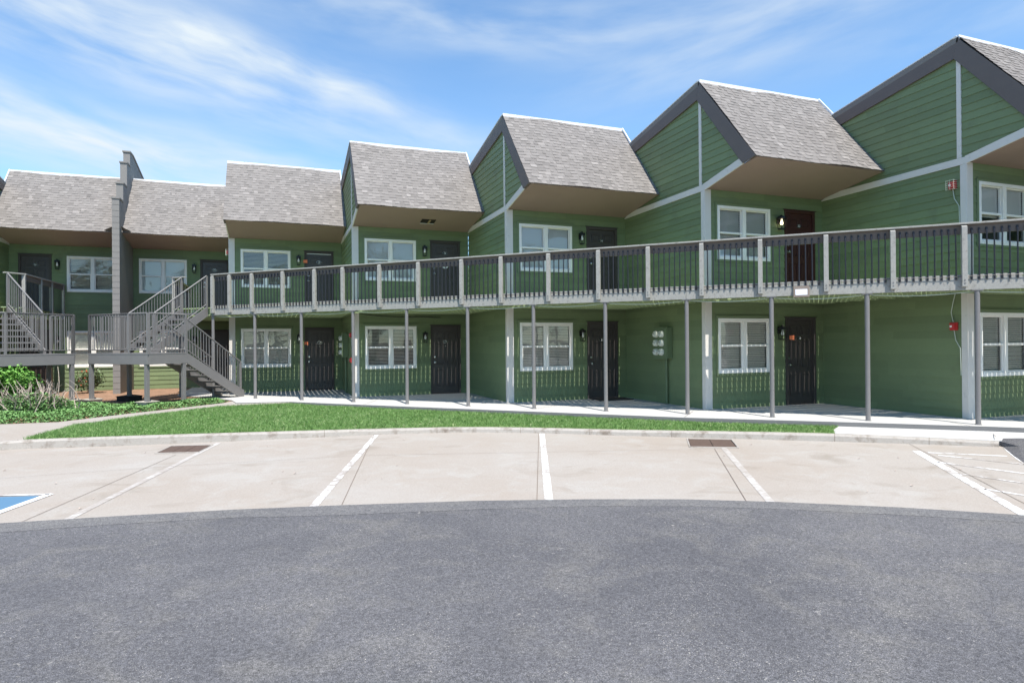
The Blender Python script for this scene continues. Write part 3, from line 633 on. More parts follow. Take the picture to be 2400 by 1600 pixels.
    for q in cols:
        m_ = MB(); m_.lathe(P(q, 0, 0), [(-.06, .062), (-.052, .062), (-.05, .045), (2.45, .045)], 16); m_.bar(P(q-.09, 0, 2.462), P(q+.09, 0, 2.462), .10, .014)
        m_.build('support_column', 'steel_grey', bal, smooth=False)
    if not mir:
        fl = MB(); fl.box(0, 1, 0, 1, 0, 1, lambda x, y, z: P(5.78+.30*x, -.02-(.13 if z == 0 else .05)*y-.0, 2.43+.235*z)); o = fl.build('flood_light', 'timber_dark', bal, bevel=.006)
        ln = MB(); ln.box(0, 1, 0, 1, 0, 1, lambda x, y, z: P(5.82+.22*x, -.137+.041*z-.006*y, 2.475+.12*z)); ln.build('lens', 'lens', o)
        cbl = MB()
        for c0, c1 in zip(cols, cols[1:]):
            cbl.tube([P(c0+(c1-c0)*k/8, .03, 2.445-.05*math.sin(math.pi*k/8)) for k in range(9)], .007, 5, cap=False)
        cbl.build('cable', 'cable_white', bal)
    root(bal, tuple(P(s_from if mir else 0, 0, 0)))
    tag(bal, label, cat); return bal
make_balcony(False, -10.68, SMAX, 'balcony', 'long raised walkway with weathered railing and slim grey columns along the green building', 'balcony')
make_balcony(True, -10.68, -4.4, 'balcony', 'short end of an upstairs landing with dark rails above the left stairs', 'balcony')

# ------------------------------------------------------------------ staircases
def make_stair(mir, label):
    st = empty('staircase'); P = lambda s, t, z: LP(s, t, z, mir)
    SL, SR, T0, T3 = -12.30, -9.90, -2.743, -1.603; ZP = 1.33; ZG = -.06
    b = MB()
    for p, q in (((SL, T0), (SR, T0)), ((SR, T0), (SR, T3)), ((SL, T3), (SR, T3)), ((SL, T0), (SL, T3))): b.bar(P(*p, ZP-.155), P(*q, ZP-.155), .05, .27)
    b.build('platform_beam', 'steel_grey', st, bevel=.004)
    d_ = MB(); d_.prism([(SL-.03, T0-.03), (SR+.03, T0-.03), (SR+.03, T3), (SL-.03, T3)], lambda p, h: P(p[0], p[1], h), ZP-.019, ZP+.012); d_.build('platform', 'steel_grey', st)
    for (s, t), zb in (((SL+.05, T0+.03), .05), (((SL+SR)/2+1.1, T0+.03), .05), ((SR-.03, T3-.05), .0), ((SL+.05, T3+.0), .02), ((-11.0, -.85), -.03)):
        m_ = MB(); zt = ZP-.29 if (s, t) != (-11.0, -.85) else 1.85; m_.bar(P(s, t, zb), P(s, t, zt), .095, .095, up=D); m_.build('post', 'steel_grey', st, bevel=.004)
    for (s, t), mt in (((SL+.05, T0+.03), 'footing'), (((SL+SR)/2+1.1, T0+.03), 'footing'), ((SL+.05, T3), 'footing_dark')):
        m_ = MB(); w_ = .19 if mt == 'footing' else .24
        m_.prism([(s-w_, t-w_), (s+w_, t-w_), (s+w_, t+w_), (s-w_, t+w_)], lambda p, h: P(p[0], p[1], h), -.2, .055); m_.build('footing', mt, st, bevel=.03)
    def rail(p0, p1, base0, base1, h, spacing=.112, name='railing', posts=True, foot=0):
        """p (s,t); walking line heights; one panel of tube rails and its bars"""
        m_ = MB(); A = P(*p0, base0); Bq = P(*p1, base1); up = Vector((0, 0, 1))
        m_.tube([A+up*h, Bq+up*h], .021, 8); m_.tube([A+up*.10, Bq+up*.10], .013, 8)
        if posts:
            m_.bar(A-up*foot, A+up*h, .05, .05, up=D); m_.bar(Bq-up*foot, Bq+up*h, .05, .05, up=D)
        o = m_.build(name, 'steel_grey', st); L = (Bq-A).length; n = int(L/spacing); bb = MB()
        for k in range(1, n): q = A.lerp(Bq, k/n); bb.bar(q+up*.10, q+up*(h-.01), .014, .014, up=D)
        bb.build('bars', 'steel_grey', o); return o
    rail((SL+.02, T0), (SR-.75, T0), ZP, ZP, 1.08); rail((SR-.75, T0), (SR-.02, T0), ZP, ZP, 1.08) if False else None
    rail((SL+.02, T0), (SR-.02, T0), ZP, ZP, 1.08); rail((SR, T0+.02), (SR, T3), ZP, ZP, 1.08); rail((SL, T0+.02), (SL, T3), ZP, ZP, 1.08)
    # upper flight: s -12.0..-10.86, from t=-1.95 to 0 ; lower flight s -10.86..-9.90 down to t=+.36
    def flight(s0, s1, ta, za, tb, zb, nm):
        n = 8; dt = (tb-ta)/7; dz = (zb-za)/8
        lo, hi = (min(za, zb), max(za, zb))
        for s in (s0, s1):
            m_ = MB(); e = .12
            if zb > za: m_.prism([(ta-.05, za-.12), (ta-.05, za+.12), (tb, zb+.02), (tb, zb-.26)], lambda p, h: P(h, p[0], p[1]), s-.022, s+.022)
            else: m_.prism([(ta, za-.27), (ta, za+.02), (tb+.10, zb+.20), (tb+.10, zb+.0), (tb-.10, zb+.0)], lambda p, h: P(h, p[0], p[1]), s-.022, s+.022)
            m_.build('stringer', 'steel_grey', st, bevel=.004)
        for k in range(1, 8):
            z = za+dz*k; t = ta+dt*(k-.5) if zb > za else ta+dt*(k-.5)
            m_ = MB(); m_.prism([(s0+.03, t-.145), (s1-.03, t-.145), (s1-.03, t+.145), (s0+.03, t+.145)], lambda p, h: P(p[0], p[1], h), z-.045, z); m_.build('tread', 'steel_grey', st, bevel=.003)
    flight(-12.0, -10.90, -1.86, ZP, 0.0, 2.72, 'up'); flight(-10.82, -9.90, T3, ZP, .36, ZG, 'down')
    sl = 1.39/1.86
    rail((-12.0, -1.80), (-12.0, -.02), ZP+.17, 2.72, .98, foot=.1); rail((-10.90, -1.80), (-10.90, -.02), ZP+.17, 2.72, .98, foot=.1)
    rail((-9.90, T3+.02), (-9.90, .34), ZP+.0, ZG+.12, .97, foot=.1); rail((-10.82, T3+.02), (-10.82, .10), ZP+.0, ZG+.30, .90, foot=.1)
    root(st, tuple(P(-11, -1.6, 0))); tag(st, label, 'stairs', 'grey metal stairs'); return st
make_stair(False, 'grey metal stairs with landing, right one, rising to the long railed walkway')
make_stair(True, 'grey metal stairs with landing, left one, cut by the photo edge above the shrubs')

# ------------------------------------------------------------------ ground
def sheet(name, poly, mt, thick=0, side=None):     # poly of (x,y,z)
    mb = MB(); tri = tessellate_polygon([[Vector((p[0], p[1], 0)) for p in poly]]); n = len(poly)
    def fix(t):
        a, b, c = (Vector(poly[i][:2]) for i in t); return t if (b-a).cross(c-a) > 0 else tuple(reversed(t))
    mb.add(poly, [fix(tuple(t)) for t in tri])
    if thick: mb.add(poly+[(p[0], p[1], p[2]-thick) for p in poly], [(i, (i+1) % n, n+(i+1) % n, n+i) for i in range(n)], 1 if side else 0)
    o = mb.build(name, [mt, side] if side else mt); return o, tri
g, _ = sheet('ground', [(-900, -900, -.42), (900, -900, -.42), (900, 900, -.42), (-900, 900, -.42)], 'soil'); struct(g)
ZR = -.32
g, _ = sheet('parking_lot', [(-40, -30, ZR), (40, -30, ZR), (40, 8, ZR), (14, 8.0, ZR), (11.9, 7.5, ZR), (10.95, 8.1, ZR), (9.7, 9.1, ZR), (7.8, 10.4, ZR), (6.4, 11.3, ZR), (5.2, 12.2, ZR), (3.9, 12.9, ZR), (2.4, 13.3, ZR), (.5, 13.5, ZR), (-2.35, 13.8, ZR), (-4.4, 14.2, ZR), (-40, 15, ZR)], 'concrete_lot'); struct(g)
edge = [(-40, 4.0), (-12, 8.6), (-7, 8.55), (-4.2, 8.3), (-2.75, 8.06), (-1.67, 7.91), (-.5, 7.72), (.67, 7.45), (2.12, 7.07), (3.42, 6.62), (4.44, 6.2), (5.35, 5.7), (6.44, 4.99), (7.34, 4.29), (9.2, 2.5), (12, -2), (14, -30)]
ee = []
for (x0, y0), (x1, y1) in zip(edge, edge[1:]):
    n = max(1, int(math.hypot(x1-x0, y1-y0)/.12)) if abs(x0) < 9 and abs(x1) < 11 else 1
    for k in range(n): ee.append((x0+(x1-x0)*k/n, y0+(y1-y0)*k/n+random.uniform(-.010, .010)*(n > 1), ZR+.012))
ee.append((14, -30, ZR+.012))
EB = edge[2:-3]; eb = [(x, y, ZR+.0145) for x, y in EB]+[(x+random.uniform(-.02, .02)-.02, y-.38+random.uniform(-.03, .03)-.05*math.sin(x*1.3), ZR+.0145) for x, y in reversed(EB)]
g, _ = sheet('road', [(-40, -30, ZR+.012)]+ee, 'asphalt', .012); struct(g)
g, _ = sheet('road_edge', eb, 'asphalt_edge'); struct(g)
def sm(poly, seg=6):
    out = []; P_ = [Vector(p) for p in poly]
    for i in range(len(P_)-1):
        p0 = P_[max(i-1, 0)]; p1 = P_[i]; p2 = P_[i+1]; p3 = P_[min(i+2, len(P_)-1)]
        for k in range(seg):
            t = k/seg; out.append(.5*((2*p1)+(p2-p0)*t+(2*p0-5*p1+4*p2-p3)*t*t+(3*p1-p0-3*p2+p3)*t**3))
    out.append(P_[-1]); return out
KB = [(-30, 14.3), (-10, 13.95), (-4.71, 13.81), (-4.35, 13.83), (-2.35, 13.44), (.49, 13.14), (2.34, 12.94), (3.78, 12.54), (5.11, 11.82), (6.27, 11.0), (7.71, 10.01), (9.58, 8.72), (10.82, 7.83), (11.64, 7.19)]
KT = [(-30, 14.45, -.17), (-10, 14.09, -.17), (-4.75, 13.944, -.166), (-4.396, 13.962, -.164), (-2.374, 13.58, -.152), (.494, 13.285, -.188), (2.363, 13.079, -.215), (3.819, 12.672, -.222), (5.17, 11.945, -.222), (6.345, 11.125, -.218), (7.8, 10.115, -.199), (9.689, 8.808, -.186), (10.934, 7.908, -.212), (11.763, 7.26, -.235)]
kb = sm([(x, y, ZR) for x, y in KB]); kt = sm(KT); km = MB()
vs = []
for b_, t_ in zip(kb, kt):
    fwd = (b_.to_2d()-t_.to_2d()).normalized(); j = random.uniform(-.003, .003)
    p1 = Vector((b_.x, b_.y, ZR-.05)); p2 = Vector((b_.x-fwd.x*.02, b_.y-fwd.y*.02, t_.z-.035+j)); p3 = Vector((b_.x-fwd.x*.055, b_.y-fwd.y*.055, t_.z-.004+j)); p4 = Vector((t_.x, t_.y, t_.z)); p5 = Vector((t_.x-fwd.x*.04, t_.y-fwd.y*.04, t_.z-.15))
    vs += [p1, p2, p3, p4, p5]
n = len(kb); km.add(vs, [(5*i+j, 5*i+5+j, 5*i+6+j, 5*i+1+j) for i in range(n-1) for j in range(4)]+[(4, 3, 2, 1, 0), tuple(5*(n-1)+j for j in range(5))])
struct(km.build('kerb', 'kerb_concrete'))
def along(p0, p1, w_, z, k=1):      # strip quad
    a = Vector((*p0, 0)); b = Vector((*p1, 0)); d = (b-a).normalized(); s = Vector((-d.y, d.x, 0))*w_/2
    return [tuple((a-s).to_2d())+(z,), tuple((b-s).to_2d())+(z,), tuple((b+s).to_2d())+(z,), tuple((a+s).to_2d())+(z,)]
kj = MB()      # kerb joints as thin dark slots just proud of the faces
for i in (17, 31, 39, 46, 52, 58, 66, 72):
    i = min(i, n-2); q = vs[5*i:5*i+5]; dr = (kb[i+1]-kb[i]).normalized()*.004
    up = [p+Vector((0, 0, .003))+((q[0]-q[3])*Vector((1, 1, 0))).normalized()*.002 if False else p for p in q]
    f = (q[0]-q[3]); f = Vector((f.x, f.y, 0)).normalized()*.003+Vector((0, 0, .003))
    for j in range(3): kj.add([q[j]-dr+f, q[j]+dr+f, q[j+1]+dr+f, q[j+1]-dr+f], [(0, 1, 2, 3)])
struct(kj.build('kerb_joint', 'joint'))
# walkway slab, path, lawn, mulch bed
EP = [(.29, 18.65), (1.58, 17.36), (4.69, 14.33), (8.0, 11.14), (10.26, 9.33), (12.2, 7.72), (14.5, 5.55), (17, 3.2)]
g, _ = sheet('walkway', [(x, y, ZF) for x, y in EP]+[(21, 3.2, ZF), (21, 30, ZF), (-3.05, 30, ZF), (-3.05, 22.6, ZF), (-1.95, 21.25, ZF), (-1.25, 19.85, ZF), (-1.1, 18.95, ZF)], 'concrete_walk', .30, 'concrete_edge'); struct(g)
kb2 = MB()
for p0, p1 in zip(EP, EP[1:]):     # rounded lip along the slab edge
    d = Vector((p1[0]-p0[0], p1[1]-p0[1], 0)).normalized(); s = Vector((d.y, -d.x, 0)); a = Vector((*p0, 0)); b = Vector((*p1, 0))
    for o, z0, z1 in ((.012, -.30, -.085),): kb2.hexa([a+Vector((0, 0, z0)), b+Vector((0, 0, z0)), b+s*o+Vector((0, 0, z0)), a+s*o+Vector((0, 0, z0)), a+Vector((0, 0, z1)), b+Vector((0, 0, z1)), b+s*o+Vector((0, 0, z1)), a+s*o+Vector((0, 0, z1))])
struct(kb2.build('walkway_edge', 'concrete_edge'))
PN = [(-30, 14.40, -.172), (-10, 14.05, -.172), (-4.75, 13.95, -.168), (-4.40, 13.97, -.166), (-4.33, 14.9, -.166), (-4.15, 15.93, -.16), (-3.02, 17.26, -.13), (-1.51, 18.40, -.095), (.29, 18.62, -.075)]
PF = [(-30, 17.3, -.16), (-9, 17.0, -.16), (-5.75, 16.88, -.16), (-4.65, 16.81, -.16), (-3.4, 17.75, -.12), (-2.3, 18.6, -.10), (-1.42, 19.4, -.085), (-1.10, 20.2, -.08)]
g, _ = sheet('path', PN+[(.3, 19.5, -.075)]+list(reversed(PF)), 'concrete_lot', .2); struct(g)
bed = [(-30, 17.25, -.17), (-9, 16.98, -.17), (-5.75, 16.86, -.17), (-4.65, 16.79, -.17), (-3.4, 17.72, -.13), (-2.3, 18.58, -.11), (-1.42, 19.38, -.095), (-1.2, 19.9, -.09), (-1.93, 21.27, -.08), (-3.03, 22.62, -.07), (-3.03, 27, -.07), (-30, 27, -.07)]
bed2 = [(p[0], p[1], p[2]) for p in bed]
mm = MB(); tri = tessellate_polygon([[Vector((p[0], p[1], 0)) for p in bed2]]); mm.add(bed2, [tuple(t) for t in tri]); struct(mm.build('mulch_bed', 'mulch'))
LAWN_F = [tuple(p) for p in kt[18:67]]
lawn = [(p[0], p[1], p[2]+.004) for p in LAWN_F]+[(9.92, 9.05, -.165), (10.30, 9.28, -.150), (8.0, 11.12, -.150), (4.69, 14.31, -.150), (1.58, 17.34, -.140), (.29, 18.62, -.115), (-1.51, 18.38, -.10), (-3.0, 17.24, -.135), (-4.13, 15.93, -.165), (-4.31, 14.9, -.17)]
g, ltri = sheet('lawn_soil', lawn, 'grass_soil', .2); struct(g)
slab = [(9.92, 9.05, -.16), (10.30, 9.28, -.145), (12.2, 7.70, -.145), (14.5, 5.53, -.15), (13.2, 5.6, -.20), (11.80, 7.27, -.232), (10.95, 7.92, -.209), (9.70, 8.82, -.183)]
g, _ = sheet('pavement', slab, 'concrete_walk', .2); struct(g)
# ramp of dark asphalt at the right end
rp = MB(); rv = [(11.72, 7.17, ZR+.004), (11.78, 7.26, -.24), (12.05, 7.42, -.20), (12.9, 7.35, -.18), (14.5, 6.2, -.18), (15.5, 4.2, -.22), (13.0, 4.0, ZR+.006), (11.2, 5.2, ZR+.004), (10.45, 6.10, ZR+.004), (10.97, 6.56, ZR+.004), (11.6, 6.85, -.25), (12.6, 6.6, -.20)]
rp.add(rv, [(0, 10, 1), (1, 10, 2), (2, 10, 11), (2, 11, 3), (3, 11, 4), (4, 11, 5), (5, 11, 6), (6, 11, 7), (7, 11, 10), (7, 10, 8), (8, 10, 9), (9, 10, 0)]); struct(rp.build('asphalt_ramp', 'asphalt'))
# painted lines
def mark(name, strips, mt, z=ZR+.004, base=0):
    mb = MB()
    for p0, p1, w_ in strips: mb.add(along(p0, p1, w_, z), [(0, 1, 2, 3)])
    return struct(mb.build(name, mt))
mark('parking_line', [((-1.07, 13.18), (-2.14, 7.99), .09)], 'line_worn'); mark('parking_line', [((1.87, 12.98), (.36, 7.52), .095)], 'line_paint'); mark('parking_line', [((5.05, 11.80), (2.98, 6.77), .10)], 'line_paint')
mark('parking_line', [((7.8, 9.81), (5.31, 5.72), .095)], 'line_worn'); mark('parking_line', [((9.99, 7.45), (7.3, 4.2), .12)], 'line_paint')
mark('hatch_lines', [((11.62, 7.08), (10.35, 6.02), .06), ((10.03, 7.28), (10.85, 6.58), .06), ((9.95, 7.05), (10.36, 6.05), .06), ((9.38, 6.67), (9.68, 5.6), .06), ((8.84, 5.98), (9.06, 5.1), .06), ((8.22, 5.25), (8.36, 4.7), .06)], 'line_paint')
bm_ = MB(); zz = ZR+.004; bm_.add([(-2.80, 9.40, zz), (-3.60, 9.62, zz), (-6.4, 9.9, zz), (-6.6, 8.4, zz), (-3.08, 8.30, zz)], [(0, 1, 2, 3, 4)]); struct(bm_.build('blue_bay', 'blue_paint'))
mark('bay_border', [((-2.70, 9.44), (-3.6, 9.68), .06), ((-3.6, 9.68), (-6.6, 9.97), .06), ((-2.71, 9.45), (-3.05, 8.30), .10)], 'line_paint', ZR+.008)
mark('expansion_joint', [((-1.64, 12.03), (-2.58, 8.02), .008), ((1.84, 13.05), (.68, 7.5), .008), ((5.0, 11.85), (2.86, 6.85), .008), ((7.07, 8.94), (5.06, 5.83), .009), ((10.57, 8.02), (7.85, 4.55), .008), ((-9, 10.7), (-1.9, 10.9), .006), ((-1.9, 10.9), (1.3, 10.7), .006), ((1.3, 10.7), (4.2, 9.8), .007), ((4.2, 9.8), (7.2, 8.9), .006)], 'joint', ZR+.006)
mark('walkway_joint', [((8.9, 12.0), (8.05, 11.15), .012), ((12.2, 8.4), (12.0, 7.9), .012), ((6.6, 14.5), (5.4, 13.75), .010), ((2.6, 18.0), (2.1, 16.9), .01)], 'joint', ZF+.003)
mark('pavement_joint', [((12.22, 7.66), (11.78, 7.32), .012)], 'joint', -.17)
# drain grates
def grate(pts, n, label):
    a, b, c, d = (Vector((*p, 0)) for p in pts); o = empty('drain_grate')
    Q = lambda u, v, z: a.lerp(b, u).lerp(d.lerp(c, u), v)+Vector((0, 0, z))
    f = MB(); zt = ZR+.012
    for (u0, u1, v0, v1) in ((0, 1, 0, .06), (0, 1, .94, 1), (0, .03, .06, .94), (.97, 1, .06, .94)): f.hexa([Q(u0, v0, ZR+.001), Q(u1, v0, ZR+.001), Q(u1, v1, ZR+.001), Q(u0, v1, ZR+.001), Q(u0, v0, zt), Q(u1, v0, zt), Q(u1, v1, zt), Q(u0, v1, zt)])
    f.build('frame', 'kerb_concrete', o)
    p = MB(); p.add([Q(.03, .06, ZR+.004), Q(.97, .06, ZR+.004), Q(.97, .94, ZR+.004), Q(.03, .94, ZR+.004)], [(0, 1, 2, 3)]); p.build('pit', 'dark_gap', o)
    for k in range(n):
        g_ = MB(); u0 = .04+.92*k/n; u1 = .04+.92*(k+1)/n-.015; m_ = 13
        for j in range(m_):
            v0 = .07+.86*j/m_; v1 = v0+.86/m_*.72; g_.hexa([Q(u0, v0, ZR+.005), Q(u1, v0, ZR+.005), Q(u1, v1, ZR+.005), Q(u0, v1, ZR+.005), Q(u0, v0, ZR+.011), Q(u1, v0, ZR+.011), Q(u1, v1, ZR+.011), Q(u0, v1, ZR+.011)])
        g_.build('grate_bars', 'rust_metal', o)
    root(o, tuple(Q(.5, .5, ZR))); tag(o, label, 'drain', 'drain grates')
grate([(-2.01, 12.27), (-1.30, 12.10), (-1.14, 12.92), (-1.87, 13.11)], 3, 'rusty rectangular drain grate in the pale parking concrete near a worn line, left of centre')
grate([(6.76, 9.23), (7.51, 8.83), (8.05, 9.66), (7.32, 10.08)], 2, 'square rusty drain grate crossed by a white parking line under the lawn end')

# ------------------------------------------------------------------ plants
def scatter_tris(tris, n):
    A = np.array([t[0] for t in tris]); B = np.array([t[1] for t in tris]); Cc = np.array([t[2] for t in tris])
    ar = np.linalg.norm(np.cross(B-A, Cc-A), axis=1); ix = rng.choice(len(tris), n, p=ar/ar.sum()); r1 = np.sqrt(rng.random(n)); r2 = rng.random(n)
    return A[ix]*(1-r1)[:, None]+B[ix]*(r1*(1-r2))[:, None]+Cc[ix]*(r1*r2)[:, None]
def fast_mesh(name, V, nper, mt, tone, kind=None, parent=None):
    """V: (k*nper,3) vertices, k polygons of nper corners"""
    k = len(V)//nper; me = bpy.data.meshes.new(name); me.vertices.add(len(V)); me.vertices.foreach_set('co', V.astype('f4').ravel())
    me.loops.add(len(V)); me.loops.foreach_set('vertex_index', np.arange(len(V), dtype='i4')); me.polygons.add(k)
    me.polygons.foreach_set('loop_start', np.arange(0, len(V), nper, dtype='i4')); me.materials.append(M[mt]); me.update(calc_edges=True)
    at = me.attributes.new('tone', 'FLOAT', 'FACE'); at.data.foreach_set('value', tone.astype('f4'))
    o = bpy.data.objects.new(name, me); C.objects.link(o); o.parent = parent
    if kind: o['kind'] = kind
    return o
LT = [[np.array(lawn[i]) for i in t] for t in ltri]; NB = 130000; P0 = scatter_tris(LT, NB)
patch = .5+.5*np.sin(P0[:, 0]*2.3+np.sin(P0[:, 1]*3.1)*1.4)*np.sin(P0[:, 1]*2.7+P0[:, 0]*.9)
an = rng.random(NB)*2*np.pi; h = rng.uniform(.025, .068, NB)*(.70+.5*patch); wd = rng.uniform(.0035, .0075, NB); ln_ = rng.normal(0, .034, (NB, 2))
dv = np.stack([np.cos(an)*wd, np.sin(an)*wd, np.zeros(NB)], 1); tip = P0+np.stack([ln_[:, 0], ln_[:, 1], h], 1)
V = np.stack([P0-dv, P0+dv, tip], 1).reshape(-1, 3); tn = np.clip(rng.random(NB)*.75+.10*patch+np.where(rng.random(NB) < .04, .5, 0), 0, 1.2)
o = fast_mesh('lawn_grass', V, 3, 'grass', tn, 'stuff'); tag(o, 'strip of short bright green lawn grass between kerb and walkway', 'grass')
def leaves(Pc, size, mt, name, parent=None, kind=None, up=.6, tone=None, aspect=.62):
    n = len(Pc); nrm = rng.normal(size=(n, 3)); nrm[:, 2] = np.abs(nrm[:, 2])+up; nrm /= np.linalg.norm(nrm, axis=1)[:, None]
    t = np.cross(nrm, rng.normal(size=(n, 3))); t /= np.linalg.norm(t, axis=1)[:, None]; b = np.cross(nrm, t); sz = size*rng.uniform(.6, 1.3, n)[:, None]
    V = np.stack([Pc-t*sz*.5, Pc+b*sz*aspect*.5-t*sz*.05+nrm*sz*.08, Pc+t*sz*.5, Pc-b*sz*aspect*.5-t*sz*.05+nrm*sz*.08], 1).reshape(-1, 3)
    return fast_mesh(name, V, 4, mt, np.clip(tone if tone is not None else rng.random(n), 0, 1), kind, parent)
IV = [(-9.5, 17.02), (-5.75, 16.90), (-4.65, 16.84), (-3.4, 17.77), (-2.3, 18.64), (-1.45, 19.42), (-1.35, 19.9), (-1.8, 20.15), (-2.4, 19.85), (-3.0, 19.35), (-3.9, 19.65), (-4.8, 20.3), (-5.6, 20.6), (-6.6, 20.3), (-9.5, 20.3)]
it = tessellate_polygon([[Vector((*p, 0)) for p in IV]]); IT = [[np.array((*IV[i], 0)) for i in t] for t in it]
n = 34000; Q = scatter_tris(IT, n)
def edge_d(Q):
    dm = np.full(len(Q), 9.)
    for i in range(len(IV)):
        a = np.array(IV[i]); b = np.array(IV[(i+1) % len(IV)]); ab = b-a; tt = np.clip(((Q[:, :2]-a)@ab)/(ab@ab), 0, 1); dm = np.minimum(dm, np.linalg.norm(Q[:, :2]-a-tt[:, None]*ab, axis=1))
    return dm
ed_ = edge_d(Q); base = np.interp(Q[:, 1], [16.8, 19, 27], [-.16, -.10, -.07]); hh = .16*np.clip(ed_/.25, .15, 1)*(.75+.25*np.sin(Q[:, 0]*5)*np.sin(Q[:, 1]*4.3))
Q[:, 2] = base+hh*(1-rng.random(n)**2.2*.9); o = leaves(Q, .058, 'leaf_ivy', 'ground_cover', kind='stuff', tone=rng.random(n)*.6+.4*(Q[:, 2]-base)/.17)
tag(o, 'low leafy green ground cover along the pale footpath', 'plants')
def shrub(name, c, r, n, size, mt, label, stems=8, hz=1.0, tw='twig', grp=None, ragged=.25):
    o = empty(name); st = MB(); c = np.array(c)
    cl = []; 
    for k in range(stems):
        a = rng.random()*2*np.pi; q = c+np.array([math.cos(a)*r*rng.uniform(.2, .8), math.sin(a)*r*rng.uniform(.2, .8), hz*rng.uniform(.55, 1)]); mid = (c+q)/2+rng.normal(0, .04, 3)
        st.tube([tuple(c), tuple(mid), tuple(q)], [.012, .009, .004], 5)
    st.build('stems', tw, o)
    k = 14; cc = []
    for j in range(k):
        a = rng.random()*2*np.pi; rr = r*math.sqrt(rng.random())*.75; cc.append((c[0]+rr*math.cos(a), c[1]+rr*math.sin(a), c[2]+hz*rng.uniform(.25, .82), rng.uniform(.22, .42)*r*1.2))
    cc = np.array(cc); ix = rng.integers(0, k, n); v = rng.normal(size=(n, 3)); v /= np.linalg.norm(v, axis=1)[:, None]; rad = cc[ix, 3]*(rng.random(n)**.45+ragged*rng.random(n))
    Pn = cc[ix, :3]+v*rad[:, None]*np.array([1, 1, .85]); Pn[:, 2] = np.maximum(Pn[:, 2], c[2]+.02)
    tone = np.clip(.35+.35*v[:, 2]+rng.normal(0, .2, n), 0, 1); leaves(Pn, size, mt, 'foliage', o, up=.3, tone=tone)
    root(o, tuple(c)); tag(o, label, 'shrub', grp); return o
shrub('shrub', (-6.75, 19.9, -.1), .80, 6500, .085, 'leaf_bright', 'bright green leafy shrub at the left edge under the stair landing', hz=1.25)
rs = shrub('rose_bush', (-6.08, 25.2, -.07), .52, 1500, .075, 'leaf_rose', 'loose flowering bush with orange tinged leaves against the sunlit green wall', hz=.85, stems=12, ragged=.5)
fl = MB()
for k in range(11):
    a = rng.random()*6.28; q = (-6.08+.45*math.cos(a)*rng.random(), 25.1-.35*rng.random(), rng.uniform(.2, .8)); fl.lathe(q, [(0, .01), (.015, .026), (.035, .022), (.045, .005)], 7)
f_ = fl.build('flowers', 'rose_red', rs); f_.location = -Vector(rs.location)
db = empty('dead_bush'); tw = MB(); c0 = np.array((-5.75, 18.7, -.1))
for k in range(95):
    a = rng.random()*6.28; rr = rng.uniform(.15, .75); ht = rng.uniform(.35, .80)+(rng.random() < .16)*.35; p = c0+np.array([rng.normal(0, .42), rng.normal(0, .3), .05]); pts = [p]
    dr = np.array([math.cos(a)*.4, math.sin(a)*.3, 1.0]); L = 5
    for j in range(L):
        dr = dr+rng.normal(0, .28, 3)*np.array([1, 1, .4]); pts.append(pts[-1]+dr/np.linalg.norm(dr)*ht/L)
    tw.tube([tuple(q) for q in pts], [.014, .012, .010, .008, .006, .004], 5)
    if rng.random() < .6:
        q = pts[3]; tw.tube([tuple(q), tuple(q+rng.normal(0, .07, 3)+np.array([0, 0, .1])), tuple(q+rng.normal(0, .12, 3)+np.array([0, 0, .2]))], [.006, .004, .002], 4)
tw.build('branches', 'twig', db)
n = 5200; v = rng.normal(size=(n, 3)); v /= np.linalg.norm(v, axis=1)[:, None]; Pn = c0+v*(rng.random(n)**.4)[:, None]*np.array([.95, .65, .50]); Pn[:, 2] = np.abs(Pn[:, 2]+.1)-.08
leaves(Pn, .06, 'leaf_ivy', 'foliage', db, tone=np.clip(.3+.4*v[:, 2]+rng.normal(0, .2, n), 0, 1)); root(db, tuple(c0)); tag(db, 'half dead bush with bare pale twigs sticking out of low green leaves', 'bush')
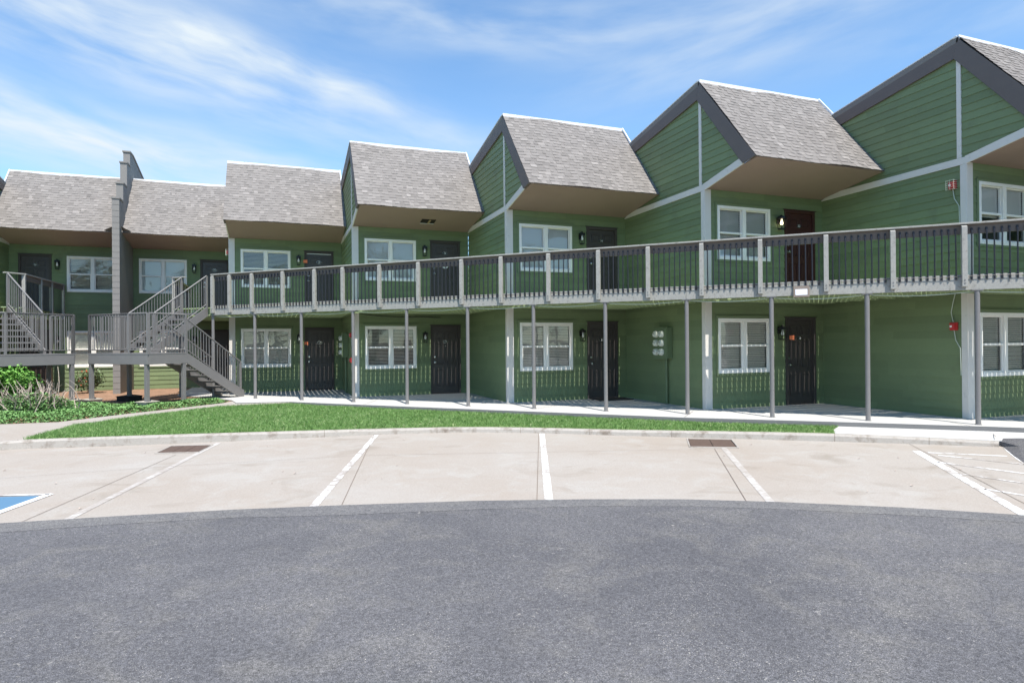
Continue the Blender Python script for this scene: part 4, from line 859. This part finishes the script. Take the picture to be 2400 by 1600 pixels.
# small things under the left stairs
ub = empty('utility_box'); m_ = MB(); m_.box(-8.08, -7.42, 25.75, 26.2, -.08, .80); m_.box(-8.10, -7.40, 25.73, 26.22, .80, .83); m_.build('cabinet', 'brown_box', ub, bevel=.008)
m_ = MB(); m_.box(-8.05, -7.76, 25.742, 25.75, -.02, .76); m_.box(-7.74, -7.45, 25.742, 25.75, -.02, .76); m_.build('door_panel', 'brown_box', ub)
root(ub, (-7.75, 25.95, -.08)); tag(ub, 'brown metal cabinet in the shade under the left stairs', 'cabinet')
m_ = MB(); m_.box(-7.20, -7.10, 25.0, 25.10, -.1, .80); tag(m_.build('wooden_post', 'tan_wood', bevel=.006), 'short tan wooden post beside the brown cabinet below the left landing', 'post')

# trees across the lot behind the viewpoint: seen only as reflections in the windows
def tree(c, hgt, r, label):
    o = empty('tree'); c = np.array(c); t = MB(); t.tube([tuple(c), tuple(c+np.array([.1, 0, hgt*.35])), tuple(c+np.array([0, .1, hgt*.7]))], [.22, .16, .06], 8)
    for k in range(6): a = k*1.05; t.tube([tuple(c+np.array([0, 0, hgt*.35])), tuple(c+np.array([math.cos(a)*r*.6, math.sin(a)*r*.6, hgt*.7]))], [.09, .03], 6)
    t.build('trunk', 'bark', o); n = 3200; k = 22; cc = c+np.stack([rng.normal(0, r*.45, k), rng.normal(0, r*.45, k), hgt*rng.uniform(.38, .95, k)], 1); ix = rng.integers(0, k, n)
    v = rng.normal(size=(n, 3)); v /= np.linalg.norm(v, axis=1)[:, None]; Pn = cc[ix]+v*(r*.42*rng.random(n)**.4)[:, None]; leaves(Pn, .42, 'leaf_tree', 'crown', o, tone=np.clip(.4+.3*v[:, 2]+rng.normal(0, .2, n), 0, 1))
    root(o, tuple(c)); tag(o, label, 'tree', 'trees across the parking lot')
for x, y, hgt in ((-16, -14, 9), (-8, -17, 10.5), (0, -15, 8.5), (8, -18, 11), (17, -15, 9)): tree((x, y, ZR), hgt, 3.2, 'leafy green tree across the parking lot, mirrored in the windows')

lt = MB()
for k in range(70):
    x = random.uniform(-4, 10); y = random.uniform(5, 13)
    if y > 12.6-.27*max(0, x-3)-(.45*max(0, x-6)) or y < 7.8-.12*max(x, 0)-.35*max(0, x-3): continue
    a = random.random()*6.28; z = ZR+.012; q = .012+.02*random.random()
    lt.add([(x, y, z), (x+q*math.cos(a), y+q*math.sin(a), z+.008), (x+1.6*q*math.cos(a+.5), y+1.6*q*math.sin(a+.5), z+.002), (x+q*math.cos(a+1.2), y+q*math.sin(a+1.2), z+.010)], [(0, 1, 2, 3)])
o = lt.build('leaf_litter', 'twig'); o['kind'] = 'stuff'; tag(o, 'scattered dry leaf bits on the pale parking concrete', 'leaves')
